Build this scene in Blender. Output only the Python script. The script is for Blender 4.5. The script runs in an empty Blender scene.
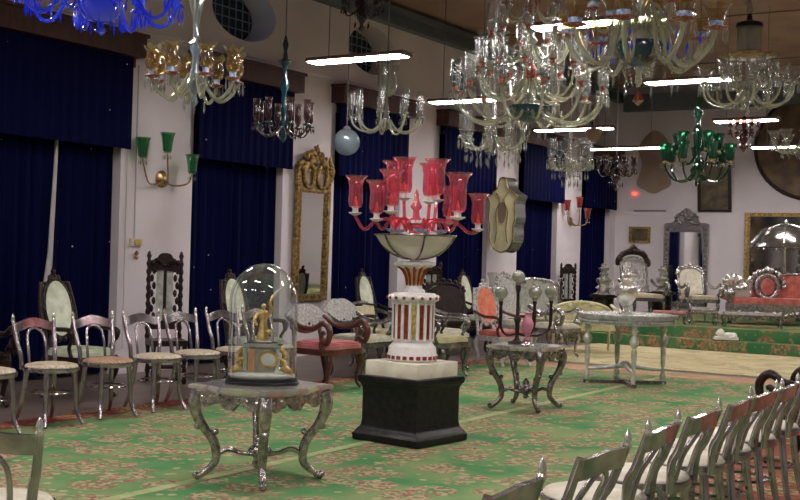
import bpy, math, random
from mathutils import Vector, Matrix
random.seed(7)
PI=math.pi; TAU=2*PI
S=bpy.context.scene; COL=S.collection

# ------------------------------------------------------------------ mesh builder
class MB:
    def __init__(s): s.v=[]; s.f=[]; s.sm=[]; s.M=Matrix.Identity(4)
    def add(s,vs,fs,smooth=True):
        b=len(s.v)
        s.v+= [tuple(s.M@Vector(p)) for p in vs]
        s.f+= [tuple(b+i for i in f) for f in fs]; s.sm+=[smooth]*len(fs); return s
    def box(s,x0,x1,y0,y1,z0,z1,rot=0,c=None):
        vs=[(x,y,z) for z in (z0,z1) for x,y in ((x0,y0),(x1,y0),(x1,y1),(x0,y1))]
        if rot:
            cx,cy=c or ((x0+x1)/2,(y0+y1)/2); co,si=math.cos(rot),math.sin(rot)
            vs=[(cx+(x-cx)*co-(y-cy)*si,cy+(x-cx)*si+(y-cy)*co,z) for x,y,z in vs]
        return s.add(vs,[(3,2,1,0),(4,5,6,7),(0,1,5,4),(1,2,6,5),(2,3,7,6),(3,0,4,7)],False)
    def cbox(s,c,d):
        return s.box(c[0]-d[0]/2,c[0]+d[0]/2,c[1]-d[1]/2,c[1]+d[1]/2,c[2]-d[2]/2,c[2]+d[2]/2)
    def lathe(s,prof,n=20,c=(0,0,0),sx=1,sy=1,ruf=None,cap=True,lobes=0,amp=0,rz=0):
        vs=[];fs=[];m=len(prof)
        for i,(r,z) in enumerate(prof):
            for k in range(n):
                a=TAU*k/n; q=r
                if lobes: q=r*(1+(amp[i] if isinstance(amp,(list,tuple)) else amp)*math.cos(lobes*a))
                zz=z+(ruf[i]*math.cos(lobes*a) if ruf else 0)
                vs.append((c[0]+q*math.cos(a+rz)*sx,c[1]+q*math.sin(a+rz)*sy,c[2]+zz))
        for i in range(m-1):
            for k in range(n):
                k2=(k+1)%n
                fs.append((i*n+k,i*n+k2,(i+1)*n+k2,(i+1)*n+k))
        if cap:
            if prof[0][0]>1e-4: fs.append(tuple(range(n-1,-1,-1)))
            if prof[-1][0]>1e-4: fs.append(tuple((m-1)*n+k for k in range(n)))
        return s.add(vs,fs)
    def tube(s,pts,r,n=7,smooth=3,closed=False):
        P=[Vector(p) for p in pts]
        R=list(r) if isinstance(r,(list,tuple)) else [r]*len(P)
        if smooth>1: P,R=spline(P,R,smooth,closed)
        m=len(P); vs=[];fs=[]; up=None
        for i in range(m):
            a=P[(i-1)%m] if (closed or i>0) else P[i]; b=P[(i+1)%m] if (closed or i<m-1) else P[i]
            t=(b-a)
            if t.length<1e-9: t=Vector((0,0,1))
            t.normalize()
            if up is None: up=Vector((0,0,1)) if abs(t.z)<.9 else Vector((1,0,0))
            sd=t.cross(up)
            if sd.length<1e-6: sd=t.cross(Vector((.3,.9,.2)))
            sd.normalize(); up=sd.cross(t).normalized()
            for k in range(n):
                an=TAU*k/n; vs.append(tuple(P[i]+R[i]*(math.cos(an)*sd+math.sin(an)*up)))
        rng=m if closed else m-1
        for i in range(rng):
            j=(i+1)%m
            for k in range(n):
                k2=(k+1)%n; fs.append((i*n+k,j*n+k,j*n+k2,i*n+k2))
        if not closed: fs+= [tuple(range(n)),tuple((m-1)*n+k for k in range(n-1,-1,-1))]
        return s.add(vs,fs)
    def ball(s,c,r,n=10,m=6,sx=1,sy=1,sz=1):
        pr=[(max(1e-5,math.sin(PI*i/m))*r,-math.cos(PI*i/m)*r*sz) for i in range(m+1)]
        return s.lathe(pr,n,c,sx,sy,cap=False)
    def drop(s,c,r,h,n=4):   # cut glass pendant hanging down from c
        return s.add([tuple(c)]+[(c[0]+r*math.cos(TAU*k/n),c[1]+r*math.sin(TAU*k/n),c[2]-h*.65) for k in range(n)]+[(c[0],c[1],c[2]-h)],
            [(0,1+k,1+(k+1)%n) for k in range(n)]+[(n+1,1+(k+1)%n,1+k) for k in range(n)],False)
    def prism(s,poly,a0,a1,axis='z',smooth=False):
        def P(u,v,w):
            return (u,v,w) if axis=='z' else ((w,u,v) if axis=='x' else (u,w,v))
        n=len(poly); vs=[P(u,v,a0) for u,v in poly]+[P(u,v,a1) for u,v in poly]
        s.add(vs,[tuple(range(n-1,-1,-1)),tuple(range(n,2*n))],False)
        b=len(s.v)-2*n
        for i in range(n):
            s.f.append((b+i,b+(i+1)%n,b+n+(i+1)%n,b+n+i)); s.sm.append(smooth)
        return s
    def ring(s,path,w0,w1,axis,h):  pass
    def build(s,name,mat,parent=None,loc=None,rot=None):
        me=bpy.data.meshes.new(name); me.from_pydata(s.v,[],s.f); me.update()
        me.polygons.foreach_set('use_smooth',s.sm)
        try: me.set_sharp_from_angle(angle=math.radians(48))
        except Exception: pass
        me.materials.append(mat)
        o=bpy.data.objects.new(name,me); COL.objects.link(o)
        if parent: o.parent=parent
        if loc: o.location=loc
        if rot is not None: o.rotation_euler=(0,0,rot)
        fixnormals(me)
        return o
import bmesh
def fixnormals(me):
    b=bmesh.new(); b.from_mesh(me); bmesh.ops.recalc_face_normals(b,faces=b.faces); b.to_mesh(me); b.free()
def spline(P,R,k,closed=False):
    m=len(P); o=[];q=[]
    rng=m if closed else m-1
    for i in range(rng):
        if closed: a,b,c,d=P[(i-1)%m],P[i],P[(i+1)%m],P[(i+2)%m]; r0,r1=R[i],R[(i+1)%m]
        else: a,b,c,d=P[max(0,i-1)],P[i],P[i+1],P[min(m-1,i+2)]; r0,r1=R[i],R[i+1]
        for j in range(k):
            t=j/k
            o.append(.5*((2*b)+(c-a)*t+(2*a-5*b+4*c-d)*t*t+(3*b-a-3*c+d)*t**3)); q.append(r0+(r1-r0)*t)
    if not closed: o.append(P[-1]); q.append(R[-1])
    return o,q
def sp2(pts,k=5,closed=True):
    o,_=spline([Vector((a,b,0)) for a,b in pts],[0]*len(pts),k,closed); return [(p.x,p.y) for p in o]
def thing(name,label,cat,loc,rz=0,group=None):
    o=bpy.data.objects.new(name,None); COL.objects.link(o); o.empty_display_size=.1
    o.location=loc; o.rotation_euler=(0,0,rz); return tag(o,label,cat,group)
def tag(o,label,cat,group=None):
    o['label']=label; o['category']=cat
    if group: o['group']=group
    return o
def struct(o): o['kind']='structure'; return o
def dup(root,loc,rz,label,group=None):
    r=root.copy(); COL.objects.link(r); r.location=loc; r.rotation_euler=(0,0,rz); r['label']=label
    if group: r['group']=group
    for ch in list(root.children):
        c=ch.copy(); COL.objects.link(c); c.parent=r
        for g in ch.children:
            d=g.copy(); COL.objects.link(d); d.parent=c
    return r
def inst(o,parent,rz=0,loc=None):   # copy of a part sharing its mesh, with its sub-parts
    c=o.copy(); COL.objects.link(c); c.parent=parent; c.rotation_euler=(0,0,rz)
    if loc: c.location=loc
    for g in o.children:
        d=g.copy(); COL.objects.link(d); d.parent=c
    return c

# ------------------------------------------------------------------ materials
def newmat(n):
    m=bpy.data.materials.new(n); m.use_nodes=True; nt=m.node_tree; nt.nodes.clear()
    out=nt.nodes.new('ShaderNodeOutputMaterial'); return m,nt,out
def pm(n,col,rough=.5,metal=0,col2=None,scale=12,bump=0,bscale=None,stretch=None,contrast=(.35,.65),detail=3,emis=None,coat=0,spec=None):
    m,nt,out=newmat(n); N=nt.nodes; L=nt.links
    b=N.new('ShaderNodeBsdfPrincipled'); L.new(b.outputs[0],out.inputs[0])
    b.inputs['Roughness'].default_value=rough; b.inputs['Metallic'].default_value=metal
    b.inputs['Base Color'].default_value=(*col,1)
    if coat: b.inputs['Coat Weight'].default_value=coat
    if spec is not None: b.inputs['Specular IOR Level'].default_value=spec
    tc=N.new('ShaderNodeTexCoord'); mp=N.new('ShaderNodeMapping'); L.new(tc.outputs['Object'],mp.inputs[0])
    if stretch: mp.inputs['Scale'].default_value=stretch
    if col2:
        no=N.new('ShaderNodeTexNoise'); no.inputs['Scale'].default_value=scale; no.inputs['Detail'].default_value=detail
        L.new(mp.outputs[0],no.inputs[0]); cr=N.new('ShaderNodeValToRGB'); L.new(no.outputs[0],cr.inputs[0])
        cr.color_ramp.elements[0].position=contrast[0]; cr.color_ramp.elements[1].position=contrast[1]
        cr.color_ramp.elements[0].color=(*col,1); cr.color_ramp.elements[1].color=(*col2,1)
        L.new(cr.outputs[0],b.inputs['Base Color'])
    if bump:
        nb=N.new('ShaderNodeTexNoise'); nb.inputs['Scale'].default_value=bscale or scale*2; nb.inputs['Detail'].default_value=2
        L.new(mp.outputs[0],nb.inputs[0]); bp=N.new('ShaderNodeBump'); bp.inputs['Strength'].default_value=bump; bp.inputs['Distance'].default_value=.02
        L.new(nb.outputs[0],bp.inputs['Height']); L.new(bp.outputs[0],b.inputs['Normal'])
    if emis:
        b.inputs['Emission Color'].default_value=(*emis[0],1); b.inputs['Emission Strength'].default_value=emis[1]
    return m
def glass(n,col,gloss=.5,body=.12,rough=.04,bodycol=None,bump=0):
    m,nt,out=newmat(n); N=nt.nodes; L=nt.links
    tr=N.new('ShaderNodeBsdfTransparent'); tr.inputs[0].default_value=(*col,1)
    gl=N.new('ShaderNodeBsdfGlossy'); gl.inputs['Roughness'].default_value=rough; gl.inputs[0].default_value=(.95,.97,1,1)
    di=N.new('ShaderNodeBsdfDiffuse'); di.inputs[0].default_value=(*(bodycol or col),1)
    ts=N.new('ShaderNodeBsdfTranslucent'); ts.inputs[0].default_value=(*(bodycol or col),1)
    ad=N.new('ShaderNodeMixShader'); ad.inputs[0].default_value=.5; L.new(di.outputs[0],ad.inputs[1]); L.new(ts.outputs[0],ad.inputs[2])
    m1=N.new('ShaderNodeMixShader'); m1.inputs[0].default_value=body; L.new(tr.outputs[0],m1.inputs[1]); L.new(ad.outputs[0],m1.inputs[2])
    lw=N.new('ShaderNodeLayerWeight'); lw.inputs[0].default_value=.35
    mu=N.new('ShaderNodeMath'); mu.operation='MULTIPLY_ADD'; mu.inputs[1].default_value=gloss; mu.inputs[2].default_value=.05; L.new(lw.outputs['Facing'],mu.inputs[0])
    m2=N.new('ShaderNodeMixShader'); L.new(mu.outputs[0],m2.inputs[0]); L.new(m1.outputs[0],m2.inputs[1]); L.new(gl.outputs[0],m2.inputs[2])
    L.new(m2.outputs[0],out.inputs[0])
    if bump:
        tc=N.new('ShaderNodeTexCoord'); nb=N.new('ShaderNodeTexNoise'); nb.inputs['Scale'].default_value=40; L.new(tc.outputs['Object'],nb.inputs[0])
        bp=N.new('ShaderNodeBump'); bp.inputs['Strength'].default_value=bump; bp.inputs['Distance'].default_value=.02; L.new(nb.outputs[0],bp.inputs['Height'])
        L.new(bp.outputs[0],gl.inputs['Normal']); L.new(bp.outputs[0],lw.inputs['Normal'])
    return m

M={}
M['silver']=pm('embossed_silver',(.22,.205,.205),.17,.9,(.66,.63,.62),24,.22,38,contrast=(.3,.7))
M['polished']=pm('polished_silver',(.66,.64,.60),.18,.75,(.86,.84,.80),9,.04,40)
M['chairsilver']=pm('chair_silver',(.28,.245,.265),.14,.86,(.58,.52,.56),9,.03,60,contrast=(.3,.65))
M['darksilver']=pm('tarnished_silver',(.10,.09,.085),.2,.85,(.36,.345,.34),24,.25,36,contrast=(.3,.7))
M['wood']=pm('dark_carved_wood',(.008,.004,.003),.3,0,(.03,.014,.010),14,.35,50,spec=.3)
M['redwood']=pm('red_brown_wood',(.055,.014,.010),.28,0,(.12,.034,.022),6,.12,30,(1,1,5),coat=.3)
M['pelmet']=pm('pelmet_wood',(.045,.012,.008),.5,0,(.08,.024,.016),5,.1,20,(1,4,1))
M['gold']=pm('old_gold',(.14,.085,.03),.4,.7,(.48,.32,.12),24,.5,60)
M['gilt']=pm('bright_gilt',(.62,.38,.08),.28,.9,(.95,.72,.28),24,.3,60)
M['black']=pm('black_stone',(.006,.006,.006),.32,0,(.016,.016,.017),18,.05,60,spec=.25)
M['marble']=pm('cream_marble',(.62,.58,.46),.35,0,(.80,.77,.64),7,.03,20)
M['whitemarble']=pm('white_marble',(.78,.76,.70),.4,0,(.88,.87,.82),9,.05,20)
M['cream']=pm('cream_upholstery',(.60,.56,.43),.35,0,(.78,.75,.64),14,.15,35)
M['creamgreen']=pm('pale_green_upholstery',(.50,.56,.40),.28,0,(.74,.79,.64),9,.25,22)
M['yellow']=pm('cream_yellow_upholstery',(.50,.47,.26),.32,0,(.66,.63,.40),10,.2,24)
M['tan']=pm('patterned_beige_seat',(.42,.33,.22),.5,0,(.70,.64,.50),45,.1,60)
M['brownseat']=pm('patterned_brown_seat',(.25,.12,.07),.5,0,(.52,.36,.24),60,.1,60)
M['pinkseat']=pm('pink_upholstery',(.46,.14,.15),.4,0,(.60,.24,.24),9,.1,30)
M['salmon']=pm('salmon_velvet',(.72,.17,.09),.4,0,(.85,.3,.18),14,.3,30)
M['paleplink']=pm('pale_pink_panel',(.82,.56,.50),.4,0,(.88,.68,.6),12,.1,30)
M['red']=pm('red_velvet',(.42,.09,.08),.36,0,(.60,.22,.18),10,.2,26)
M['mop']=pm('pearl_inlay',(.34,.33,.32),.3,.3,(.62,.61,.59),40,.2,40)
M['whitepaint']=pm('white_enamel',(.72,.70,.68),.35,0,(.82,.80,.79),20)
M['redglass_in']=pm('red_inlay',(.16,.02,.012),.2,.2,(.34,.06,.03),30,.2,60)
M['bowl']=glass('etched_bowl_glass',(.9,.9,.84),.3,.85,.1,bodycol=(.85,.84,.76))
M['iron']=pm('dark_iron',(.02,.02,.022),.5,.5)
M['rod']=pm('grey_rod',(.22,.2,.19),.5,.4)
M['brass']=pm('aged_brass',(.25,.16,.07),.35,.8,(.5,.35,.16),20)
M['plastic']=pm('cream_plastic',(.62,.58,.44),.4)
M['lion']=pm('white_alabaster',(.82,.79,.70),.45,0,(.9,.88,.8),14,.2,30)
M['canopy']=pm('canopy_silver',(.34,.33,.32),.16,.95,(.55,.53,.51),5,.12,9)
M['pinkglassvase']=pm('pink_opaline',(.52,.16,.27),.15,0,(.66,.27,.38),12,coat=.5)
M['greentop']=pm('silver_white_top',(.42,.45,.42),.25,.5,(.72,.75,.72),16,.15,40)
M['paleglass']=pm('milky_glass_leg',(.40,.40,.33),.15,.3,(.66,.66,.56),9,.08,30)
M['capblue']=pm('pale_blue_enamel',(.10,.22,.5),.3,0,(.6,.7,.8),40)
M['redenamel']=pm('red_enamel_cup',(.30,.035,.02),.3,0,(.75,.4,.3),50,contrast=(.5,.7))
M['clear']=glass('clear_crystal',(.90,.91,.90),.42,.05,bodycol=(.6,.62,.56),bump=.2)
M['crystal']=glass('cut_crystal',(.80,.81,.78),.45,.18,.08,bodycol=(.6,.6,.54))
M['armglass']=glass('pressed_glass_arm',(.70,.72,.62),.45,.5,.08,bodycol=(.60,.60,.48))
M['dome']=glass('dome_glass',(.95,.97,.96),.7,.04,.02,bodycol=(.8,.85,.82))
M['cylglass']=glass('frosted_glass',(.80,.82,.78),.5,.35,.1,bodycol=(.45,.46,.40))
M['amber']=glass('amber_glass',(.72,.56,.30),.5,.15,.06,bodycol=(.42,.30,.12))
M['ruby']=glass('ruby_glass',(.96,.32,.42),.55,.20,.04,bodycol=(.95,.22,.34))
M['green']=glass('green_glass',(.05,.26,.13),.45,.2,.06,bodycol=(.015,.14,.07))
M['greenlight']=glass('bottle_green_glass',(.10,.45,.22),.5,.35,.06,bodycol=(.03,.30,.12))
M['blue']=glass('cobalt_glass',(.14,.24,1.0),.6,.5,.08,bodycol=(.07,.15,1.0))
M['teal']=glass('teal_glass',(.05,.25,.30),.4,.6,.08,bodycol=(.02,.12,.16))
M['redglass']=glass('deep_red_glass',(.55,.08,.08),.7,.4,.08,bodycol=(.4,.04,.03))
M['smoke']=glass('smoky_red_glass',(.30,.17,.16),.4,.3,.08,bodycol=(.09,.05,.045))
M['globeblue']=glass('pale_blue_glass',(.55,.66,.74),.4,.6,.1,bodycol=(.34,.42,.48))
M['silverglass']=glass('smoky_globe_glass',(.55,.56,.48),.6,.5,.08,bodycol=(.50,.50,.42))
M['mirror']=pm('mirror_glass',(.78,.79,.78),.04,1)
M['smokemirror']=pm('old_dim_mirror',(.40,.38,.35),.08,1,(.5,.48,.44),4)
M['lamp']=pm('lamp_diffuser',(.9,.9,.9),.4,emis=((1.0,.93,.90),26))
M['housing']=pm('lamp_housing',(.16,.10,.08),.5)
M['bluelit']=pm('lit_blue_pane',(.02,.2,.6),.3,emis=((.02,.35,1),1.6))
M['pane']=pm('dusky_pane',(.02,.035,.055),.15)
M['grille']=pm('window_grille',(.25,.28,.32),.5)
M['beam']=pm('grey_green_beam',(.12,.15,.17),.6,0,(.15,.18,.20),3)
M['cable']=pm('white_cable',(.5,.47,.46),.5)
M['goldface']=pm('cream_painted_shield',(.88,.81,.46),.5,0,(.93,.87,.58),9,.05)
M['shieldside']=pm('mirrored_side',(.45,.47,.46),.15,.9)
M['oilpaint']=pm('dark_painting',(.045,.038,.022),.4,0,(.16,.12,.06),5,detail=6)
M['oilbrown']=pm('brown_painting',(.07,.035,.018),.5,0,(.16,.10,.045),4,detail=6)
M['tanboard']=pm('tan_parchment',(.30,.21,.16),.7,0,(.34,.25,.19),3)
M['clockgreen']=pm('pale_onyx',(.70,.70,.60),.3,0,(.88,.87,.80),16)
M['orangepanel']=pm('orange_panel',(.6,.2,.08),.4,0,(.75,.4,.2),20)

def wallmat():
    m,nt,out=newmat('distempered_wall'); N=nt.nodes;L=nt.links
    b=N.new('ShaderNodeBsdfPrincipled'); b.inputs['Roughness'].default_value=.8; L.new(b.outputs[0],out.inputs[0])
    tc=N.new('ShaderNodeTexCoord'); no=N.new('ShaderNodeTexNoise'); no.inputs['Scale'].default_value=.9; no.inputs['Detail'].default_value=6
    L.new(tc.outputs['Object'],no.inputs[0]); cr=N.new('ShaderNodeValToRGB'); L.new(no.outputs[0],cr.inputs[0])
    cr.color_ramp.elements[0].position=.3; cr.color_ramp.elements[1].position=.7
    cr.color_ramp.elements[0].color=(.66,.605,.635,1); cr.color_ramp.elements[1].color=(.77,.715,.75,1); L.new(cr.outputs[0],b.inputs['Base Color'])
    return m
M['wall']=wallmat()
M['darkwall']=pm('darkened_unseen_wall',(.26,.24,.25),.8,0,(.32,.30,.31),1.2)  # walls out of view, coloured darker to cut bounce light and reflections
M['ceiling']=pm('ceiling_boards',(.36,.245,.195),.8,0,(.44,.31,.25),1.5)
M['floor']=pm('brown_stone_floor',(.115,.085,.075),.45,0,(.17,.13,.115),2.2,.03,8,detail=6)
def curtainmat():
    m,nt,out=newmat('blue_velvet_with_sequins'); N=nt.nodes;L=nt.links
    b=N.new('ShaderNodeBsdfPrincipled'); b.inputs['Roughness'].default_value=.75; L.new(b.outputs[0],out.inputs[0])
    b.inputs['Specular IOR Level'].default_value=.05
    tc=N.new('ShaderNodeTexCoord'); vo=N.new('ShaderNodeTexVoronoi'); vo.inputs['Scale'].default_value=4.9
    L.new(tc.outputs['Object'],vo.inputs[0]); lt=N.new('ShaderNodeMath'); lt.operation='LESS_THAN'; lt.inputs[1].default_value=.045; L.new(vo.outputs[0],lt.inputs[0])
    mx=N.new('ShaderNodeMix'); mx.data_type='RGBA'; L.new(lt.outputs[0],mx.inputs[0])
    mx.inputs[6].default_value=(.0015,.0025,.032,1); mx.inputs[7].default_value=(.75,.7,.55,1); L.new(mx.outputs[2],b.inputs['Base Color'])
    return m
M['curtain']=curtainmat()
def carpetmat(name,base,base2,spots,spot_amt=.5,scale=1.0,seams=False):
    m,nt,out=newmat(name); N=nt.nodes;L=nt.links
    b=N.new('ShaderNodeBsdfPrincipled'); b.inputs['Roughness'].default_value=.95; b.inputs['Specular IOR Level'].default_value=.1; L.new(b.outputs[0],out.inputs[0])
    tc=N.new('ShaderNodeTexCoord')
    def noise(s,d=3,o=(0,0,0)):
        mp=N.new('ShaderNodeMapping'); mp.inputs['Location'].default_value=o; L.new(tc.outputs['Object'],mp.inputs[0])
        n=N.new('ShaderNodeTexNoise'); n.inputs['Scale'].default_value=s*scale; n.inputs['Detail'].default_value=d; L.new(mp.outputs[0],n.inputs[0]); return n.outputs[0]
    def ramp(i,a,c,ca=(0,0,0),cb=(1,1,1)):
        r=N.new('ShaderNodeValToRGB'); L.new(i,r.inputs[0]); r.color_ramp.elements[0].position=a; r.color_ramp.elements[1].position=c
        r.color_ramp.elements[0].color=(*ca,1); r.color_ramp.elements[1].color=(*cb,1); return r.outputs[0]
    def mix(f,a,c):
        x=N.new('ShaderNodeMix'); x.data_type='RGBA'
        L.new(f,x.inputs[0])
        for s,v in ((6,a),(7,c)):
            if isinstance(v,tuple): x.inputs[s].default_value=(*v,1)
            else: L.new(v,x.inputs[s])
        return x.outputs[2]
    def mul(a,c):
        x=N.new('ShaderNodeMath'); x.operation='MULTIPLY'; L.new(a,x.inputs[0]); L.new(c,x.inputs[1]); return x.outputs[0]
    c=ramp(noise(1.6,4),.4,.62,base,base2)
    # rows of floral motifs: distance to voronoi cells, broken up by fine noise
    vo=N.new('ShaderNodeTexVoronoi'); vo.inputs['Scale'].default_value=3.1*scale; vo.inputs['Randomness'].default_value=.7; L.new(tc.outputs['Object'],vo.inputs[0])
    blob=ramp(vo.outputs[0],.46,.58,(1,1,1),(0,0,0))
    zone=ramp(noise(1.1,2,(3,1,0)),.44-.1*spot_amt,.52-.1*spot_amt)
    fine=ramp(noise(19,3,(1,2,0)),.42,.49)
    fine2=ramp(noise(26,2,(5,2,0)),.46,.54)
    sc=mix(fine2,spots[0],spots[1])
    c=mix(mul(mul(blob,zone),fine),c,sc)
    vo2=N.new('ShaderNodeTexVoronoi'); vo2.inputs['Scale'].default_value=9*scale; L.new(tc.outputs['Object'],vo2.inputs[0])
    sp=ramp(vo2.outputs[0],.22,.3,(1,1,1),(0,0,0))
    c=mix(mul(sp,ramp(noise(2.3,2,(9,4,0)),.45,.55)),c,spots[2])
    L.new(c,b.inputs['Base Color'])
    return m
M['carpet']=carpetmat('green_floral_carpet',(.075,.235,.09),(.22,.30,.135),((.27,.13,.10),(.41,.34,.21),(.42,.36,.22)),2.1)
M['stagecarpet']=carpetmat('green_stage_carpet',(.045,.18,.07),(.10,.22,.09),((.34,.12,.09),(.36,.27,.14),(.28,.24,.12)),1.2)
M['redcarpet']=carpetmat('red_border_carpet',(.22,.055,.045),(.28,.09,.07),((.14,.17,.07),(.45,.28,.16),(.42,.28,.17)),.5)
M['sandcarpet']=carpetmat('sand_coloured_carpet',(.50,.44,.25),(.60,.54,.33),((.42,.34,.2),(.40,.36,.2),(.5,.38,.22)),.2)
M['pinkcarpet']=carpetmat('pink_border_carpet',(.48,.25,.18),(.50,.36,.22),((.2,.34,.13),(.45,.2,.14),(.5,.4,.25)),.4)
M['seam']=pm('olive_carpet_edge',(.26,.34,.13),.95,0,(.42,.45,.24),5)

# ------------------------------------------------------------------ room
XW=-9.95; YB=25.0; XR=2.2; YF=-4.5; ZC=5.45; TH=.45
bays=[7.77+3.05*i for i in range(-4,6)]
mb=MB(); mb.box(XW-TH,XR+.2,YF-.2,YB+.2,-.2,0); struct(mb.build('floor',M['floor']))
mb=MB(); mb.box(XW-TH,XR+.2,YF-.2,YB+.2,ZC,ZC+.15); struct(mb.build('ceiling',M['ceiling']))
mb=MB(); mb.box(XW-TH,XR+.2,YB,YB+.2,0,ZC); struct(mb.build('wall_back',M['wall']))
mb=MB(); mb.box(XR,XR+.2,YF,YB,0,ZC); struct(mb.build('wall_right',M['darkwall']))
mb=MB(); mb.box(XW-TH,XR,YF-.2,YF,0,ZC); struct(mb.build('wall_front',M['darkwall']))
OZ=4.64; ORY=.65; ORZ=.37; HB=3.75
mb=MB()
def holepanel(mb,y0,y1,z0,z1,cy,cz,ry,rz):
    angs=sorted(set([TAU*k/40 for k in range(40)]+[math.atan2(z-cz,y-cy)%TAU for y in (y0,y1) for z in (z0,z1)]))
    for X in (XW,XW-TH):
        vs=[]
        for a in angs:
            c,s_=math.cos(a),math.sin(a); vs.append((X,cy+ry*c,cz+rz*s_))
            t=min([(y1-cy)/c if c>1e-9 else 1e9,(y0-cy)/c if c<-1e-9 else 1e9,(z1-cz)/s_ if s_>1e-9 else 1e9,(z0-cz)/s_ if s_<-1e-9 else 1e9])
            vs.append((X,cy+t*c,cz+t*s_))
        n=len(angs); mb.add(vs,[(2*i,2*i+1,2*((i+1)%n)+1,2*((i+1)%n)) for i in range(n)],False)
    vs=[]
    for a in angs:
        for X in (XW,XW-TH): vs.append((X,cy+ry*math.cos(a),cz+rz*math.sin(a)))
    n=len(angs); mb.add(vs,[(2*i,2*((i+1)%n),2*((i+1)%n)+1,2*i+1) for i in range(n)],True)
prev=YF
for y in bays:
    if y+1.83<YF: continue
    e=min(y+1.83,YB-.35)
    y_=max(y,YF)
    if y>prev: mb.box(XW-TH,XW,prev,y,0,HB)
    mb.box(XW-TH,XW-.30,y_,e,0,HB)               # back of the recess
    prev=e
mb.box(XW-TH,XW,prev,YB,0,HB)
prev=YF
for y in bays:
    cy=y+.93
    if y<0 or cy+.8>YB: continue
    if cy-.8>prev: mb.box(XW-TH,XW,prev,cy-.8,HB,ZC)
    holepanel(mb,cy-.8,cy+.8,HB,ZC,cy,OZ,ORY,ORZ); prev=cy+.8
mb.box(XW-TH,XW,prev,YB,HB,ZC)
struct(mb.build('wall_left',M['wall']))
# oval windows high on the left wall
k=0
for y in bays:
    cy=y+.93
    if y<0 or cy+.8>YB: continue
    k+=1
    mb=MB()
    pl=[(cy+ORY*math.cos(TAU*i/36),OZ+ORZ*math.sin(TAU*i/36)) for i in range(36)]
    mb.prism(pl,XW-TH-.03,XW-TH+.03,'x'); w=struct(mb.build('window_%d'%k,M['pane']))
    g=MB()
    for i in range(-4,5):
        yy=i*.14; h=ORZ*math.sqrt(max(0,1-(yy/ORY)**2))
        g.tube([(XW-TH+.05,cy+yy,OZ-h),(XW-TH+.05,cy+yy,OZ+h)],.009,5,1)
    for i in range(-2,3):
        zz=i*.13; h=ORY*math.sqrt(max(0,1-(zz/ORZ)**2))
        g.tube([(XW-TH+.05,cy-h,OZ+zz),(XW-TH+.05,cy+h,OZ+zz)],.009,5,1)
    g.build('window_grille',M['grille'],w)
    if k==4:
        g=MB(); g.cbox((XW-TH+.035,cy-.20,OZ-.16),(.01,.26,.13)); g.build('lit_pane',M['bluelit'],w)
# cornice / picture rail, beams
mb=MB(); mb.box(XW,XW+.05,YF,YB,4.06,4.10); mb.box(XW,XW+.03,YF,YB,4.02,4.06); struct(mb.build('trim_1',M['wall']))
mb=MB(); mb.box(XW,XW+.16,YF,YB,5.10,5.18); mb.box(XW,XW+.10,YF,YB,5.18,5.3); mb.box(XW,XW+.2,YF,YB,5.3,5.38); struct(mb.build('trim_2',M['beam']))
mb=MB(); mb.box(XW+.2,XR,YB-.22,YB,4.88,5.26); struct(mb.build('trim_3',M['beam']))
# tie rods under the ceiling
for i,y in enumerate((17.6,21.6)):
    mb=MB(); mb.tube([(XW+.1,y,5.30),(XR-.05,y,5.30)],.012,6,1)
    tag(mb.build('tie_rod',M['housing']),'thin rusty tie rod spanning under the ceiling, '+('nearer one' if i==0 else 'farther one'),'rod')

# pelmets, valances, curtains
def foldsheet(y0,y1,z0,z1,x,amp,per,th=.015,seed=0,hemw=0):
    rnd=random.Random(seed); n=int((y1-y0)/per*8); f=[]
    ph=rnd.random()*6
    for i in range(n+1):
        y=y0+(y1-y0)*i/n
        f.append((x+amp*(math.sin(TAU*(y-y0)/per+ph+.7*math.sin(y*3.1+ph))+.35*math.sin(TAU*(y-y0)/per*2.3+ph)),y))
    mb=MB(); vs=[];lv=8
    for j in range(lv+1):
        z=z1+(z0-z1)*j/lv; q=.55+.45*j/lv
        for a,b in f: vs.append((x+(a-x)*q,b,z))
    m=n+1; fs=[(j*m+i,j*m+i+1,(j+1)*m+i+1,(j+1)*m+i) for j in range(lv) for i in range(n)]
    nv=len(vs); vs2=[(a-th,b,c) for a,b,c in vs]
    fs2=[tuple(reversed([v+nv for v in q])) for q in fs]
    ed=[]
    for i in range(n):
        ed.append((i+1,i,nv+i,nv+i+1)); o=lv*m; ed.append((o+i,o+i+1,nv+o+i+1,nv+o+i))
    for j in range(lv):
        ed.append((j*m,(j+1)*m,nv+(j+1)*m,nv+j*m)); o=n; ed.append(((j+1)*m+o,j*m+o,nv+j*m+o,nv+(j+1)*m+o))
    mb.add(vs+vs2,fs+fs2+ed,True); return mb
desc=['at the left edge','behind the glass dome','behind the ruby lamp','fourth along the wall','fifth, behind cream shield','farthest, beside back wall']
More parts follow.
